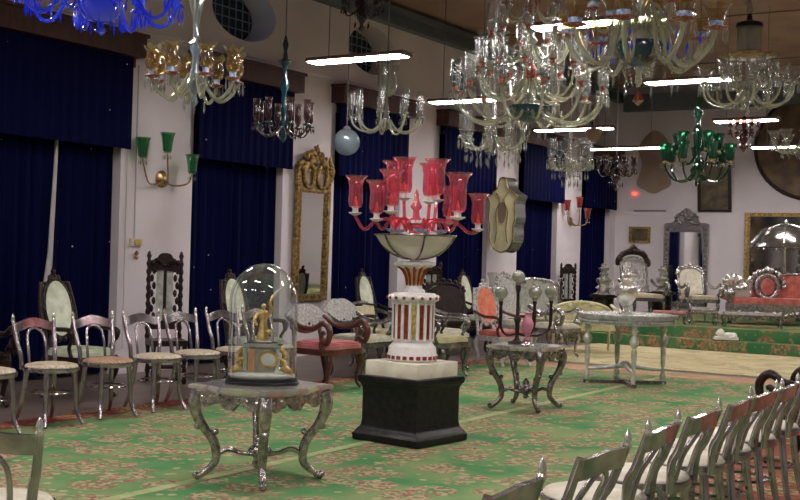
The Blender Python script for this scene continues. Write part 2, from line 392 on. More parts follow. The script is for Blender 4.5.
for bi in range(-2,6):
    y=7.77+3.05*bi; e=min(y+1.83,YB-.35)
    d=desc[bi] if bi>=0 else None
    last=bi==5
    ye=min(e+.13,YB-.02)
    if d is None: d='outside the frame, %s'%('first' if bi==-2 else 'second')
    mb=MB(); mb.box(XW,XW+.24,y-.12,ye,3.70,3.97); mb.box(XW,XW+.27,y-.14,min(ye+.02,YB-.01),3.93,3.97); mb.box(XW,XW+.08,ye-.06,ye-.01,3.60,3.70)
    tag(mb.build('curtain_pelmet',M['pelmet']),'brown wooden pelmet board over curtain '+d,'pelmet','wooden pelmets')
    tag(foldsheet(y-.06,ye-.10,2.63,3.695,XW+.14,.012,.16,seed=bi).build('curtain_valance',M['curtain']),'dark blue sequinned valance over the window '+d,'valance','blue valances')
    t=thing('window_curtain','blue sequinned curtain in window recess '+d,'curtain',(XW-.13,(y+e)/2,.03),0,'blue curtains')
    def loc(m_):
        m_.v=[(a-(XW-.13),b-(y+e)/2,c-.03) for a,b,c in m_.v]; return m_
    if bi==0:
        sp=y+.95
        loc(foldsheet(y+.01,sp,.04,3.6,XW-.13,.035,.17,seed=20)).build('curtain_panel',M['curtain'],t)
        loc(foldsheet(sp+.015,e-.01,.04,3.6,XW-.13,.035,.17,seed=21)).build('curtain_panel',M['curtain'],t)
        m2=MB(); m2.prism([(sp-.02,2.72),(sp+.015,2.72),(sp-.03,1.3),(sp-.10,.85),(sp-.17,.85),(sp-.09,1.4)],XW-.085,XW-.07,'x'); loc(m2).build('lining_edge',M['cable'],t)
    else:
        loc(foldsheet(y+.01,e-.01,.04,3.6,XW-.13,.04,.18,seed=bi+40)).build('curtain_panel',M['curtain'],t)

# stage with two carpeted steps
mb=MB(); mb.box(XW+1.0,XR-.01,19.25,YB-.01,0,.19); mb.box(XW+1.0,XR-.01,19.60,YB-.01,.19,.385)
tag(mb.build('carpeted_stage',M['stagecarpet']),'low two-step platform covered in green floral carpet along the back wall','stage')
# carpets
def rug(x0,x1,y0,y1,z,mat,label,name='floor_carpet'):
    m_=MB(); m_.box(x0,x1,y0,y1,z-.01,z); return tag(m_.build(name,mat),label,'carpet')
rug(-7.52,-5.0,YF+.1,14.45,.012,M['carpet'],'long green floral carpet under the dome table and marble plinth, left strip')
rug(-4.995,1.9,YF+.1,7.2,.012,M['carpet'],'green floral carpet beneath the nearest right-hand chairs')
rug(-4.995,-2.45,7.205,14.45,.012,M['carpet'],'long green floral carpet in front of the right row of chairs')
rug(-7.86,-7.525,YF+.1,14.9,.010,M['redcarpet'],'narrow dark red carpet edge beneath the left row of silver chairs','border_carpet')
rug(-2.445,1.9,7.205,14.45,.012,M['redcarpet'],'red floral carpet beyond the far end of the right row of chairs','border_carpet')
rug(-7.52,1.9,14.455,15.1,.011,M['pinkcarpet'],'faded pink border carpet crossing beyond the round table','border_carpet')
rug(-7.9,1.9,15.4,19.2,.014,M['sandcarpet'],'sand coloured carpet runner at the foot of the green stage','runner_carpet')
m_=MB(); m_.box(-5.05,-4.96,YF+.2,14.4,.0125,.016); tag(m_.build('carpet_edge_strip',M['seam']),'pale olive edge strip between the two long green carpets','carpet')

# ------------------------------------------------------------------ tube lamps
def tube_lamp(x,y,z,label,L=1.3):
    t=thing('hanging_tube_lamp',label,'lamp',(x,y,z),0,'hanging fluorescent lamps')
    m_=MB(); h=L/2
    m_.prism([(-.13,0),(-.10,.045),(.10,.045),(.13,0),(.115,0),(.09,.03),(-.09,.03),(-.115,0)],-h,h,'x'); m_.prism([(-.13,-.005),(-.10,.045),(.10,.045),(.13,-.005)],-h-.02,-h,'x'); m_.prism([(-.13,-.005),(-.10,.045),(.10,.045),(.13,-.005)],h,h+.02,'x')
    m_.build('lamp_housing',M['housing'],t)
    m_=MB(); n=18
    for i in range(n):
        x0=-h+.01+(L-.02)*i/n; m_.box(x0,x0+(L-.02)/n*.86,-.095,.095,-.012,.012)
    m_.build('lamp_diffuser',M['lamp'],t)
    for sx in (-.32*L,.32*L):
        m_=MB(); m_.tube([(sx,0,.045),(sx,0,ZC-z)],.006,5,1); m_.build('hanging_rod',M['rod'],t)
    return t
LP=[(-7.3,10.57,3.66,'nearest lit tube lamp, hanging left of centre above the ruby lamp',1.26),
(-8.05,14.3,3.7,'lit tube lamp left of the great clear crystal chandelier',1.0),
(-4.25,10.1,3.72,'lit tube lamp behind the coloured glass chandelier at top',1.3),
(-4.6,13.8,3.72,'lit tube lamp just left of the right-hand chandelier with glass cylinder',1.05),
(-8.0,18.1,3.7,'lit tube lamp low behind the great clear crystal chandelier',1.4),
(-5.0,17.8,3.7,'lit tube lamp right of the green chandelier stem',.95),
(-8.35,21.5,3.7,'farthest lit tube lamp, left of the green chandelier',1.5),
(-5.3,22.0,3.7,'lit tube lamp in front of the big round painting at right',1.5)]
for x,y,z,l,L_ in LP: tube_lamp(x,y,z,l,L_)
for i,(x,y) in enumerate([(-7.3,6.2),(-7.3,2.6),(-4.2,6.3),(-4.2,2.6),(-4.2,-1.2),(-1.0,2.6),(-1.0,6.3),(-1.0,10.1),(-1.3,14),(-1.5,18),(-1.5,22),(-7.3,-1.2),(-1,-1.2)]):
    tube_lamp(x,y,3.95,'lit tube lamp beyond the frame over the %s part of the hall'%('near' if y<8 else 'far right'),1.3)

# ------------------------------------------------------------------ chandeliers
SH={
'hurricane':dict(prof=[(.024,0),(.034,.012),(.041,.05),(.042,.12),(.038,.19),(.046,.25)],n=14),
'plain':dict(prof=[(.022,0),(.036,.015),(.038,.2)],n=12),
'ruffle':dict(prof=[(.02,0),(.045,.02),(.055,.06),(.045,.11),(.04,.13),(.06,.165),(.078,.18)],n=24,lobes=6,amp=[0,0,0,0,.02,.12,.16],ruf=[0,0,0,0,0,.008,.016]),
'goblet':dict(prof=[(.028,0),(.050,.012),(.058,.05),(.056,.13),(.054,.18),(.066,.23),(.094,.262)],n=24,lobes=8,amp=[0,0,.02,.02,.02,.02,.04]),
'tumbler':dict(prof=[(.028,0),(.045,.01),(.05,.08),(.06,.15),(.072,.19)],n=20,lobes=10,amp=[0,0,0,.02,.06]),
'cup':dict(prof=[(.02,0),(.05,.01),(.055,.05),(.07,.09),(.09,.11)],n=20,lobes=5,amp=[0,0,0,.05,.12]),
}
def shade_mb(kind,s=1,ang=0):
    d=SH[kind]; pr=[(r*s,z*s) for r,z in d['prof']]; m_=MB()
    m_.lathe(pr,d['n'],cap=False,lobes=d.get('lobes',0),amp=d.get('amp',0),ruf=[q*s for q in d['ruf']] if 'ruf' in d else None)
    return m_
def arm_proto(path,ar,shade,s,mats,drops=6,dl=.09,dmat='crystal',pan=.05):
    """an arm along +X with its shade, cup, drip pan and hanging crystals as sub-parts"""
    m_=MB(); m_.tube([(a,0,b) for a,b in path],ar,7,4); a=m_.build('arm',M[mats['arm']])
    R,z=path[-1]
    m_=MB(); m_.lathe([(ar*.9,0),(pan*s*.6,.008),(pan*s,.022),(pan*s*.95,.026),(ar,.014)],16,(R,0,z)); m_.build('drip_pan',M[mats.get('pan','crystal')],a)
    m_=MB(); cs=mats.get('cs',1); m_.lathe([(.012,.012),(.026*s*cs,.03),(.028*s*cs if cs>1 else .022*s,.05),(.03*s*cs,.07),(.012,.072)],12,(R,0,z)); m_.build('candle_cup',M[mats.get('cup','redenamel')],a)
    if shade:
        m_=shade_mb(shade,s); m_.v=[(x+R,y,q+z+.06) for x,y,q in m_.v]; m_.build('glass_shade',M[mats['shade']],a)
    if drops:
        m_=MB()
        for k in range(drops):
            an=TAU*k/drops; m_.drop((R+pan*s*.95*math.cos(an),pan*s*.95*math.sin(an),z+.015),.009,dl)
            m_.ball((R+pan*s*.95*math.cos(an),pan*s*.95*math.sin(an),z+.012),.008,5,4)
        m_.build('crystal_drops',M[dmat],a)
    return a
def chandelier(name,label,loc,tiers,stem,stemmat,rodtop,mats,extra=None,rodmat='rod',cat='chandelier',stemn=16):
    t=thing(name,label,cat,loc)
    m_=MB(); m_.lathe(stem,stemn); m_.build('stem',M[stemmat],t)
    m_=MB(); zt=stem[-1][1]; m_.tube([(0,0,zt),(0,0,rodtop-loc[2])],.008,6,1); m_.lathe([(.05,rodtop-loc[2]-.03),(.03,rodtop-loc[2]-.06),(.008,rodtop-loc[2]-.08)],10); m_.build('hanging_rod',M[rodmat],t)
    for T in tiers:
        n=T['n']; p=None
        for k in range(n):
            a=TAU*k/n+T.get('ph',0)
            if p is None:
                p=arm_proto(T['path'],T.get('ar',.013),T.get('shade'),T.get('s',1),T.get('mats',mats),T.get('drops',6),T.get('dl',.09),T.get('dmat','crystal'),T.get('pan',.05)); p.parent=t; p.rotation_euler=(0,0,a)
            else: inst(p,t,a)
    if extra: extra(t)
    return t
def swag(t,R,z,n,dl,mat='crystal',name='hanging_pendants',r=.012,chain=0):
    m_=MB()
    for k in range(n):
        a=TAU*k/n+.2; c=(R*math.cos(a),R*math.sin(a),z)
        for j in range(chain): m_.ball((c[0],c[1],z-j*.028),.011,5,4)
        m_.drop((c[0],c[1],z-chain*.028),r,dl)
    m_.build(name,M[mat],t)['kind']='stuff'
stem_a=[(.0,-.16),(.02,-.14),(.035,-.10),(.02,-.06),(.08,-.02),(.09,.02),(.03,.05),(.02,.12),(.045,.18),(.05,.24),(.02,.30),(.018,.42),(.035,.48),(.02,.55),(.012,.62)]
clearM=dict(arm='armglass',pan='crystal',cup='redenamel',shade='clear')
# great clear chandelier, three tiers
def exE(t):
    swag(t,.30,-.10,14,.12,chain=2); swag(t,.16,-.16,10,.14,chain=2); swag(t,.2,.38,12,.1)
    m_=MB(); m_.lathe([(.0,-.20),(.10,-.17),(.17,-.10),(.185,-.05),(.175,-.04),(.02,-.04)],22); m_.build('teal_bowl',M['teal'],t)
    m_=MB(); m_.lathe([(.02,.18),(.05,.22),(.055,.30),(.03,.34),(.02,.36)],14); m_.build('spotted_ball',M['redenamel'],t)
    m_=MB(); m_.lathe([(.02,.78),(.05,.82),(.06,.92),(.03,.98),(.02,1.0)],14); m_.build('spotted_ball',M['redenamel'],t)
chandelier('crystal_chandelier','largest clear crystal chandelier, three tiers of tall shades, right of centre',(-4.62,9.45,2.92),[
 dict(n=12,ph=.1,path=[(.08,.0),(.22,-.15),(.42,-.20),(.60,-.12),(.68,.04)],shade='hurricane',s=1.1,ar=.014,drops=8,dl=.1),
 dict(n=12,ph=.35,path=[(.06,.20),(.18,.06),(.34,.03),(.44,.12),(.47,.25)],shade='hurricane',s=1.1,ar=.012),
 dict(n=9,ph=.2,path=[(.05,.50),(.14,.38),(.26,.36),(.34,.44),(.36,.56)],shade='hurricane',s=1.1,ar=.012),
 dict(n=6,ph=.0,path=[(.04,.85),(.12,.75),(.20,.74),(.25,.80),(.26,.9)],shade='hurricane',s=1.1,ar=.011)],
 [(0,-.2),(.03,-.16),(.06,-.05),(.09,0),(.04,.06),(.025,.18),(.03,.5),(.06,.55),(.025,.6),(.025,.85),(.05,.9),(.02,.95),(.02,1.3),(.01,1.5)],'crystal',ZC,clearM,exE)
# coloured chandelier at top
colM=dict(arm='armglass',pan='redenamel',cup='capblue',shade='amber',cs=1.5)
def exF(t):
    m_=MB(); m_.lathe([(0,-.24),(.09,-.22),(.16,-.15),(.18,-.06),(.17,-.04),(.02,-.03)],20); m_.build('teal_bowl',M['teal'],t)
    m_=MB(); m_.drop((0,0,-.42),.05,.12,6); m_.build('red_pendant',M['redglass'],t)
    m_=MB()
    for k in range(10):
        a=TAU*k/10
        for j in range(6): m_.ball((.14*math.cos(a)*(1-j*.08),.14*math.sin(a)*(1-j*.08),-.22-j*.03),.010,5,4)
    m_.build('bead_chains',M['crystal'],t)['kind']='stuff'
    m_=MB()
    for k in range(8):
        a=TAU*k/8+.2; m_.drop((.36*math.cos(a),.36*math.sin(a),-.06),.012,.12); m_.drop((.46*math.cos(a),.46*math.sin(a),.02),.012,.1)
    m_.build('blue_drops',M['blue'],t)['kind']='stuff'
    for k in range(7):
        m_=MB()
        a=TAU*k/7; c=(.40*math.cos(a),.40*math.sin(a))
        m_.tube([(c[0],c[1],-.02),(c[0],c[1],-.12)],.005,5,1); m_.lathe([(.012,-.12),(.025,-.15),(.032,-.19),(.058,-.215),(.05,-.22)],16,(c[0],c[1],0),cap=False); m_.drop((c[0],c[1],-.2),.012,.06)
        m_.build('bell_flower',M['crystal'],t)
    swag(t,.3,-.2,9,.16,chain=3)
chandelier('coloured_chandelier','chandelier with amber and blue flower shades and red drip pans at the top right',(-3.26,8.59,3.25),[
 dict(n=8,ph=.15,path=[(.06,.05),(.14,.16),(.20,.05),(.26,-.16),(.38,-.24),(.52,-.12),(.58,.02)],shade='cup',s=1.25,ar=.021,drops=8,dl=.12,pan=.078),
 dict(n=6,ph=.5,path=[(.05,.18),(.12,.26),(.18,.16),(.26,.04),(.34,.08),(.37,.2)],shade='cup',s=1.1,ar=.014,drops=6)],
 [(0,-.4),(.03,-.36),(.02,-.28),(.09,-.12),(.1,0),(.05,.1),(.03,.2),(.07,.3),(.03,.4),(.02,.7)],'armglass',ZC,colM,exF)
# right chandelier with cylinder
def exG(t):
    m_=MB(); m_.lathe([(.10,.40),(.125,.42),(.125,.66),(.10,.68)],20,cap=False); m_.build('glass_cylinder',M['cylglass'],t)
    m_=MB(); m_.lathe([(.03,.345),(.27,.36),(.29,.375),(.27,.38),(.03,.36)],26,lobes=13,amp=.03); m_.build('canopy_dish',M['brass'],t)
    m_=MB(); m_.lathe([(.10,.66),(.14,.67),(.13,.71),(.03,.74),(.02,.8)],20,lobes=10,amp=.04); m_.build('crown',M['iron'],t)
    swag(t,.26,.35,16,.12); swag(t,.12,-.08,8,.1,chain=1)
chandelier('crystal_chandelier','clear chandelier under a glass cylinder and flat dish, at the right edge',(-3.38,12.06,3.30),[
 dict(n=10,ph=.1,path=[(.05,.0),(.15,-.12),(.30,-.15),(.42,-.08),(.46,.05)],shade='cup',s=1.1,ar=.014,drops=8,dl=.11,mats=dict(arm='armglass',cup='crystal',pan='crystal',shade='clear')),
 dict(n=6,ph=.3,path=[(.04,.1),(.12,.02),(.2,.02),(.25,.12)],shade='ruffle',s=1.0,ar=.012,mats=dict(arm='armglass',cup='crystal',pan='crystal',shade='clear'))],
 [(0,-.26),(.03,-.22),(.015,-.17),(.05,-.1),(.06,0),(.03,.1),(.02,.4),(.02,.8),(.035,.85),(.01,.95)],'crystal',ZC,clearM,exG)
# clear one behind the tube lamp
def exD(t):
    m_=MB(); m_.lathe([(.01,.30),(.09,.34),(.125,.45),(.12,.60),(.15,.72)],20,cap=False); m_.build('smoke_bell',M['cylglass'],t)
    swag(t,.1,-.02,8,.08)
chandelier('crystal_chandelier','clear crystal chandelier with tall slim shades below the nearest tube lamp',(-7.80,11.95,3.14),[
 dict(n=9,ph=.25,path=[(.05,.02),(.14,-.10),(.28,-.13),(.40,-.06),(.44,.05)],shade='hurricane',s=1.0,ar=.013,dl=.07,mats=dict(arm='armglass',cup='crystal',pan='crystal',shade='clear'))],
 [(0,-.12),(.03,-.08),(.06,0),(.03,.08),(.015,.2),(.015,.9),(.01,1.0)],'crystal',ZC,clearM,exD)
t=thing('hanging_glass_globe','pale blue round glass globe hanging under the clear chandelier with slim shades','globe',(-8.16,11.62,2.86))
m_=MB(); m_.ball((0,0,0),.165,24,14); m_.build('globe',M['globeblue'],t)
m_=MB(); m_.lathe([(.04,.15),(.05,.17),(.02,.2)],12); m_.tube([(0,0,.19),(0,0,ZC-2.86)],.005,5,1); m_.build('hanging_rod',M['rod'],t)
# amber chandelier
ambM=dict(arm='armglass',pan='redenamel',cup='capblue',shade='amber')
def exB(t):
    m_=MB(); m_.lathe([(.02,.25),(.05,.30),(.02,.36),(.03,.5),(.09,.75)],12,lobes=6,amp=.1,cap=False); m_.build('flared_trumpet',M['cylglass'],t)
    swag(t,.09,-.1,6,.12,chain=1)
chandelier('amber_chandelier','amber chandelier with ruffled tulip shades hanging at upper left',(-6.19,6.73,2.80),[
 dict(n=8,ph=.2,path=[(.05,.06),(.10,-.04),(.20,-.14),(.30,-.08),(.335,.0)],shade='ruffle',s=1.05,ar=.014,drops=8,dl=.10,pan=.055)],
 [(0,-.2),(.03,-.16),(.015,-.1),(.05,-.04),(.06,.04),(.03,.1),(.025,.2),(.05,.26),(.02,.34),(.02,.9)],'globeblue',ZC,ambM,exB)
# dark red one
dkM=dict(arm='darksilver',pan='teal',cup='smoke',shade='smoke')
chandelier('dark_chandelier','dark smoky red and green glass chandelier beside the second pelmet',(-8.09,10.27,2.88),[
 dict(n=8,ph=.1,path=[(.04,.02),(.12,-.06),(.24,-.08),(.31,.02)],shade='hurricane',s=.95,ar=.010,drops=6,dl=.08,dmat='smoke',pan=.05)],
 [(0,-.16),(.03,-.12),(.05,-.04),(.06,.04),(.03,.1),(.025,.4),(.045,.46),(.05,.52),(.02,.58),(.02,.68),(.07,.74),(.09,.76),(.03,.79),(.02,.88),(.035,.95),(.01,1.05)],'teal',ZC,dkM,lambda t:swag(t,.2,-.02,10,.1,'smoke'))
# blue one at the top edge
blM=dict(arm='blue',pan='blue',cup='blue',shade='blue')
def exA(t):
    m_=MB(); m_.lathe([(0,-.06),(.1,-.04),(.15,.03),(.16,.08),(.02,.1)],20); m_.build('bowl',M['blue'],t)
    m_=MB(); m_.drop((0,0,-.05),.045,.09,8); m_.build('heart_drop',M['blue'],t)
    swag(t,.16,.0,12,.12,'blue'); swag(t,.34,.08,14,.12,'blue','outer_pendants')
chandelier('blue_chandelier','cobalt blue glass chandelier cut off by the top left edge',(-6.07,5.63,3.10),[
 dict(n=8,ph=.3,path=[(.1,.10),(.2,.22),(.28,.10),(.38,-.02),(.48,.0),(.54,.12)],shade='tumbler',s=1.1,ar=.014,drops=8,dl=.13,dmat='blue')],
 [(0,-.02),(.05,.05),(.08,.1),(.03,.2),(.02,.7)],'blue',ZC,blM,exA)
# green chandelier
grM=dict(arm='green',pan='green',cup='brass',shade='green')
chandelier('green_chandelier','deep green glass chandelier in two tiers before the back wall',(-4.76,14.73,2.66),[
 dict(n=7,ph=.1,path=[(.05,.0),(.14,-.09),(.28,-.1),(.38,.0),(.42,.10)],shade='tumbler',s=1.15,ar=.013,drops=6,dl=.07,dmat='clear'),
 dict(n=5,ph=.5,path=[(.04,.22),(.12,.12),(.22,.14),(.27,.25)],shade='tumbler',s=1.15,ar=.012,drops=0)],
 [(0,-.18),(.03,-.14),(.02,-.1),(.07,-.03),(.09,.04),(.05,.1),(.03,.2),(.06,.5),(.065,.56),(.03,.62),(.03,.72),(.07,.8),(.03,.9),(.04,.98),(.012,1.05)],'green',ZC,grM)
cm=dict(arm='armglass',pan='crystal',cup='crystal',shade='clear')
chandelier('crystal_chandelier','clear chandelier with dense hanging prisms low behind the great chandelier',(-5.85,11.1,2.78),[
 dict(n=9,ph=.1,path=[(.05,0),(.14,-.1),(.26,-.1),(.34,.0)],shade='hurricane',s=.9,ar=.012,drops=8,dl=.14)],
 [(0,-.2),(.03,-.15),(.06,0),(.03,.1),(.02,.5)],'crystal',ZC,cm,lambda t:(swag(t,.3,-.08,18,.1,chain=3),swag(t,.18,-.12,12,.12,chain=3)))
chandelier('crystal_chandelier','small clear crystal chandelier hanging right of the cream shield',(-5.75,12.93,2.66),[
 dict(n=8,ph=.2,path=[(.04,0),(.12,-.08),(.2,-.06),(.25,.02)],shade='hurricane',s=.85,ar=.011,drops=8,dl=.12)],
 [(0,-.2),(.03,-.15),(.05,0),(.02,.1),(.02,.4)],'crystal',ZC,cm,lambda t:(swag(t,.22,-.05,16,.1,chain=2),swag(t,.1,-.1,10,.12,chain=3)))
chandelier('crystal_chandelier','clear crystal chandelier in front of the big round painting, cut by the right edge',(-3.60,15.4,3.05),[
 dict(n=9,ph=.2,path=[(.05,0),(.15,-.08),(.28,-.07),(.36,.02)],shade='cup',s=1,ar=.012,drops=8,dl=.1)],
 [(0,-.2),(.03,-.15),(.05,0),(.02,.1),(.02,.4)],'crystal',ZC,cm,lambda t:swag(t,.25,-.04,14,.1,chain=1))
dk=dict(arm='smoke',pan='smoke',cup='darksilver',shade='smoke')
for lab,lc,sc in (('small dark red glass chandelier hanging near the back left corner',(-6.50,16.3,2.78),1.05),('dark glass chandelier at the top above the nearest tube lamp',(-8.5,12.37,4.62),1.0),('small dark chandelier over the hanging picture, right of the green chandelier',(-4.9,17.35,3.42),.8)):
    chandelier('dark_chandelier',lab,lc,[dict(n=6,ph=.3,path=[(.03*sc,.1),(.12*sc,.0),(.2*sc,-.02),(.25*sc,.06)],shade='ruffle',s=.8*sc,ar=.010,drops=5,dl=.08,dmat='smoke')],
     [(0,-.26),(.04,-.2),(.02,-.14),(.07,-.06),(.05,.03),(.02,.1),(.05,.2),(.015,.3)],'smoke',ZC,dk,lambda t:swag(t,.1,-.1,6,.1,'smoke'))
t=thing('hanging_lantern','small dark brown bell lantern between two lit tube lamps','lantern',(-6.3,14.95,3.14))
m_=MB(); m_.lathe([(0,-.02),(.05,0),(.10,.06),(.115,.13),(.12,.17),(.02,.19)],18); m_.build('bell',M['oilbrown'],t)
m_=MB(); m_.tube([(0,0,.18),(0,0,ZC-3.14)],.006,5,1); m_.build('hanging_rod',M['rod'],t)

# ------------------------------------------------------------------ silver chairs
def make_chair(seatmat,zb=.90,zs=.50,label='',loc=(0,0,0),rz=0,group=None,k=0,hump=.04):
    t=thing('silver_chair',label,'chair',loc,rz,group)
    m_=MB(); m_.lathe([(0,zs-.035),(.205,zs-.03),(.215,zs-.015),(.205,zs),(.15,zs+.012),(0,zs+.016)],28); m_.build('seat',M[seatmat],t)
    m_=MB(); m_.lathe([(.19,zs-.06),(.222,zs-.055),(.228,zs-.035),(.225,zs-.018),(.19,zs-.02)],28,cap=False); m_.build('seat_frame',M['chairsilver'],t)
    for s_ in (-1,1):
        m_=MB(); m_.tube([(.13,.13*s_,zs-.05),(.14,.14*s_,.3),(.15,.15*s_,.12),(.20,.18*s_,.013)],[.024,.021,.018,.016],8,3); m_.build('leg',M['chairsilver'],t)
        m_=MB(); m_.tube([(-.15,.13*s_,zs-.04),(-.17,.14*s_,.3),(-.20,.16*s_,.12),(-.25,.175*s_,.013)],[.024,.021,.018,.016],8,3); m_.build('leg',M['chairsilver'],t)
        m_=MB(); zt=zb-.06
        m_.tube([(-.19,.155*s_,zs-.05),(-.20,.165*s_,zs+.08),(-.23-k*.4,.18*s_,(zs+zt)/2),(-.275-k,.195*s_,zt)],[.019,.020,.018,.016],8,3)
        bp=m_.build('back_post',M['chairsilver'],t); bp['side']=s_
        m_=MB(); m_.lathe([(.015,-.01),(.018,0),(.011,.008),(.015,.018),(.012,.036),(.002,.058)],10,(-.275-k,.195*s_,zt)); m_.build('finial',M['polished'],bp)
    m_=MB(); top=[];bot=[];n=12
    for i in range(n+1):
        u=-1+2*i/n; yy=.19*u; top.append((yy,zb-.078+hump*math.cos(u*PI)*.5+.018)); bot.append((yy,zb-.135+hump*.5*math.cos(u*PI)))
    vs=[];d=.013
    for (a,b),(c,e) in zip(top,bot):
        bow=-.02*math.cos(a/.19*PI/2)
        for (p,q,xo) in ((a,b,0),(c,e,.018)):
            for s_ in (-d,d): vs.append((-.272-k*.9+xo+s_+bow,p,q))
    fs=[]
    for i in range(n):
        b0=4*i;b1=4*i+4
        fs+=[(b0,b0+1,b1+1,b1),(b0+2,b1+2,b1+3,b0+3),(b0,b1,b1+2,b0+2),(b0+1,b0+3,b1+3,b1+1)]
    fs+=[(0,2,3,1),(4*n,4*n+1,4*n+3,4*n+2)]
    m_.add(vs,fs,True); m_.build('crest_rail',M['chairsilver'],t)
    m_=MB(); zt=zb-.14; m_.tube([(-.19,-.085,zs),(-.215-k*.4,-.085,(zs+zt)/2),(-.245-k*.8,-.075,zt-.04),(-.262-k*.85,-.04,zt),(-.266-k*.85,0,zt+.012),(-.262-k*.85,.04,zt),(-.245-k*.8,.075,zt-.04),(-.215-k*.4,.085,(zs+zt)/2),(-.19,.085,zs)],.012,8,3); m_.build('back_hoop',M['chairsilver'],t)
    m_=MB(); m_.tube([(.175*math.cos(TAU*k/16)-.01,.16*math.sin(TAU*k/16),.27) for k in range(16)],.010,6,1,True); m_.build('stretcher_ring',M['chairsilver'],t)
    return t
Lc=[(-7.46,5.86,'cut by the left picture edge','tan'),(-7.47,6.50,'before the oval backed armchair','tan'),(-7.48,7.13,'with a darker brown seat','brownseat'),
(-7.48,7.74,'just left of the tall carved chair','tan'),(-7.50,8.30,'standing in front of the tall carved chair','tan'),(-7.50,8.88,'partly behind the glass dome','tan'),(-7.50,9.45,'seen through the middle of the glass dome','tan')]
G1='silver bentwood chairs along the left wall'
protoL={}
for i,(x,y,d,sm) in enumerate(Lc):
    lab='silver bentwood chair in the left row, '+d
    a=-.17+.06*math.sin(i*2.1)
    if sm not in protoL: protoL[sm]=make_chair(sm,.91,.50,lab,(x,y,.013 if x>-7.5 else .012),a,G1)
    else: dup(protoL[sm],(x,y,.012),a,lab,G1)
G2='silver chairs in the right foreground row'
Rd=['nearest the camera at the bottom edge','second from the bottom','third from the bottom edge','fourth along, above the green carpet edge','fifth along the row','sixth along, near the right edge','seventh, farthest and cut by the right edge','eighth, mostly outside the right edge']
p=None; noleft=[]
for i,y in enumerate([3.04,3.82,4.52,5.08,5.63,6.10,6.60,7.15]):
    lab='silver chair backed to us, right row, '+Rd[i]; a=PI+[.05,-.04,.03,-.02,.04,-.03,.02,0][i]
    X_=[-1.79,-1.82,-1.86][min(i,2)]
    q_=p
    if p is None: q_=p=make_chair('cream',.875,.52,lab,(X_,y,.013),a,G2,.015,.012)
    else: q_=dup(p,(X_,y,.013),a,lab,G2)
    noleft.append((q_,i in (0,1,3,4,5)))
dup(p,(-3.589,2.869,.013),2.30,'silver chair corner seen from behind at the bottom left edge',None)

for q_,gone in noleft:      # several of these chairs have lost one finial
    if gone:
        for ch in list(q_.children):
            if ch.get('side')==1:
                for g in list(ch.children): bpy.data.objects.remove(g)

# ------------------------------------------------------------------ carved tables
def wavy(hw,hd,amp=.04,n=10):
    pts=[]
    for side in range(4):
        for i in range(n):
            u=-1+2*i/n
            w=amp*(math.cos(u*PI)*.6+.4*math.cos(2*u*PI))
            c={0:(u*hw,-(hd+w)),1:(hw+w,u*hd),2:(-u*hw,hd+w),3:(-(hw+w),-u*hd)}[side]
            pts.append(c)
    return pts
def cabriole_table(name,label,loc,rz,half,foot,h,topmat,legmat):
    t=thing(name,label,'table',loc,rz)
    m_=MB(); o=wavy(half,half,.035); 
    m_.prism(o,h-.03,h-.008); m_.prism([(a*.97,b*.97) for a,b in o],h-.008,h); m_.prism([(a*.95,b*.95) for a,b in o],h-.045,h-.03); m_.build('tabletop',M[topmat],t)
    for s_ in range(4):   # carved scalloped apron
        m_=MB(); n=20; w=half*.86; poly=[(-w,h-.045)]
        for i in range(n+1):
            u=-1+2*i/n; poly.append((u*w,h-.045-(.045+.06*abs(math.cos(u*PI*1.5))*(1-.3*abs(u))+.008*math.sin(i*2.4))))
        poly.append((w,h-.045)); m_.prism(poly,-half*.88-.012,-half*.88+.012,'y')
        for i in range(7):
            u=-.8+1.6*i/6; m_.ball((u*w,-half*.9,h-.075-.012*math.cos(u*9)),.018,7,5)
        m_.M=Matrix.Identity(4); a=s_*PI/2
        m_.v=[(x*math.cos(a)-y*math.sin(a),x*math.sin(a)+y*math.cos(a),z) for x,y,z in m_.v]; m_.build('apron',M[legmat],t)
    f=foot; R0=half*1.22
    path=[(R0*.98,h-.05),(R0*1.04,h*.80),(R0*.99,h*.66),(R0*.88,h*.54),(R0*.76,h*.44),(R0*.69,h*.32),(R0*.70,h*.18),(f*.93,h*.07),(f*1.03,.028),(f*1.06,.04)]
    rad=[.044,.044,.036,.030,.031,.031,.026,.021,.027,.015]
    for s_ in range(4):
        m_=MB(); m_.tube([(a,0,b) for a,b in path],rad,9,4)
        m_.ball((R0*.98,0,h*.56),.026,8,6,1,.8); m_.ball((R0*.70,0,h*.50),.022,8,6); m_.ball((f*1.05,0,.035),.024,8,6)
        for q in range(4): m_.ball((R0*(1.07-.01*q),0,h*(.9-.07*q)),.022-.003*q,7,5,.7,1)
        m_.build('leg',M[legmat],t,rot=PI/4+s_*PI/2)
        m_=MB(); zz=h*.27; m_.tube([(R0*.69,0,zz-.01),(R0*.5,0,zz+.03),(R0*.3,0,zz+.005),(.05,0,zz)],[.014,.018,.014,.02],7,4); m_.build('stretcher',M[legmat],t,rot=PI/4+s_*PI/2)
    m_=MB(); zz=h*.27; m_.lathe([(.01,-.07),(.03,-.05),(.02,-.03),(.06,-.01),(.07,.02),(.05,.05),(.03,.07),(.035,.09),(.012,.12),(0,.14)],16,(0,0,zz),lobes=8,amp=.16); m_.build('centre_finial',M[legmat],t)
    return t
H1=.635
cabriole_table('carved_table','silver clad carved table with scrolled legs bearing the glass dome clock',(-4.72,5.84,.013),-.04,.335,.385,H1-.013,'polished','silver')
cabriole_table('carved_table','dark silver carved table with scrolled legs bearing the pink vase',(-4.96,10.24,.013),.02,.30,.35,.645-.013,'polished','darksilver')

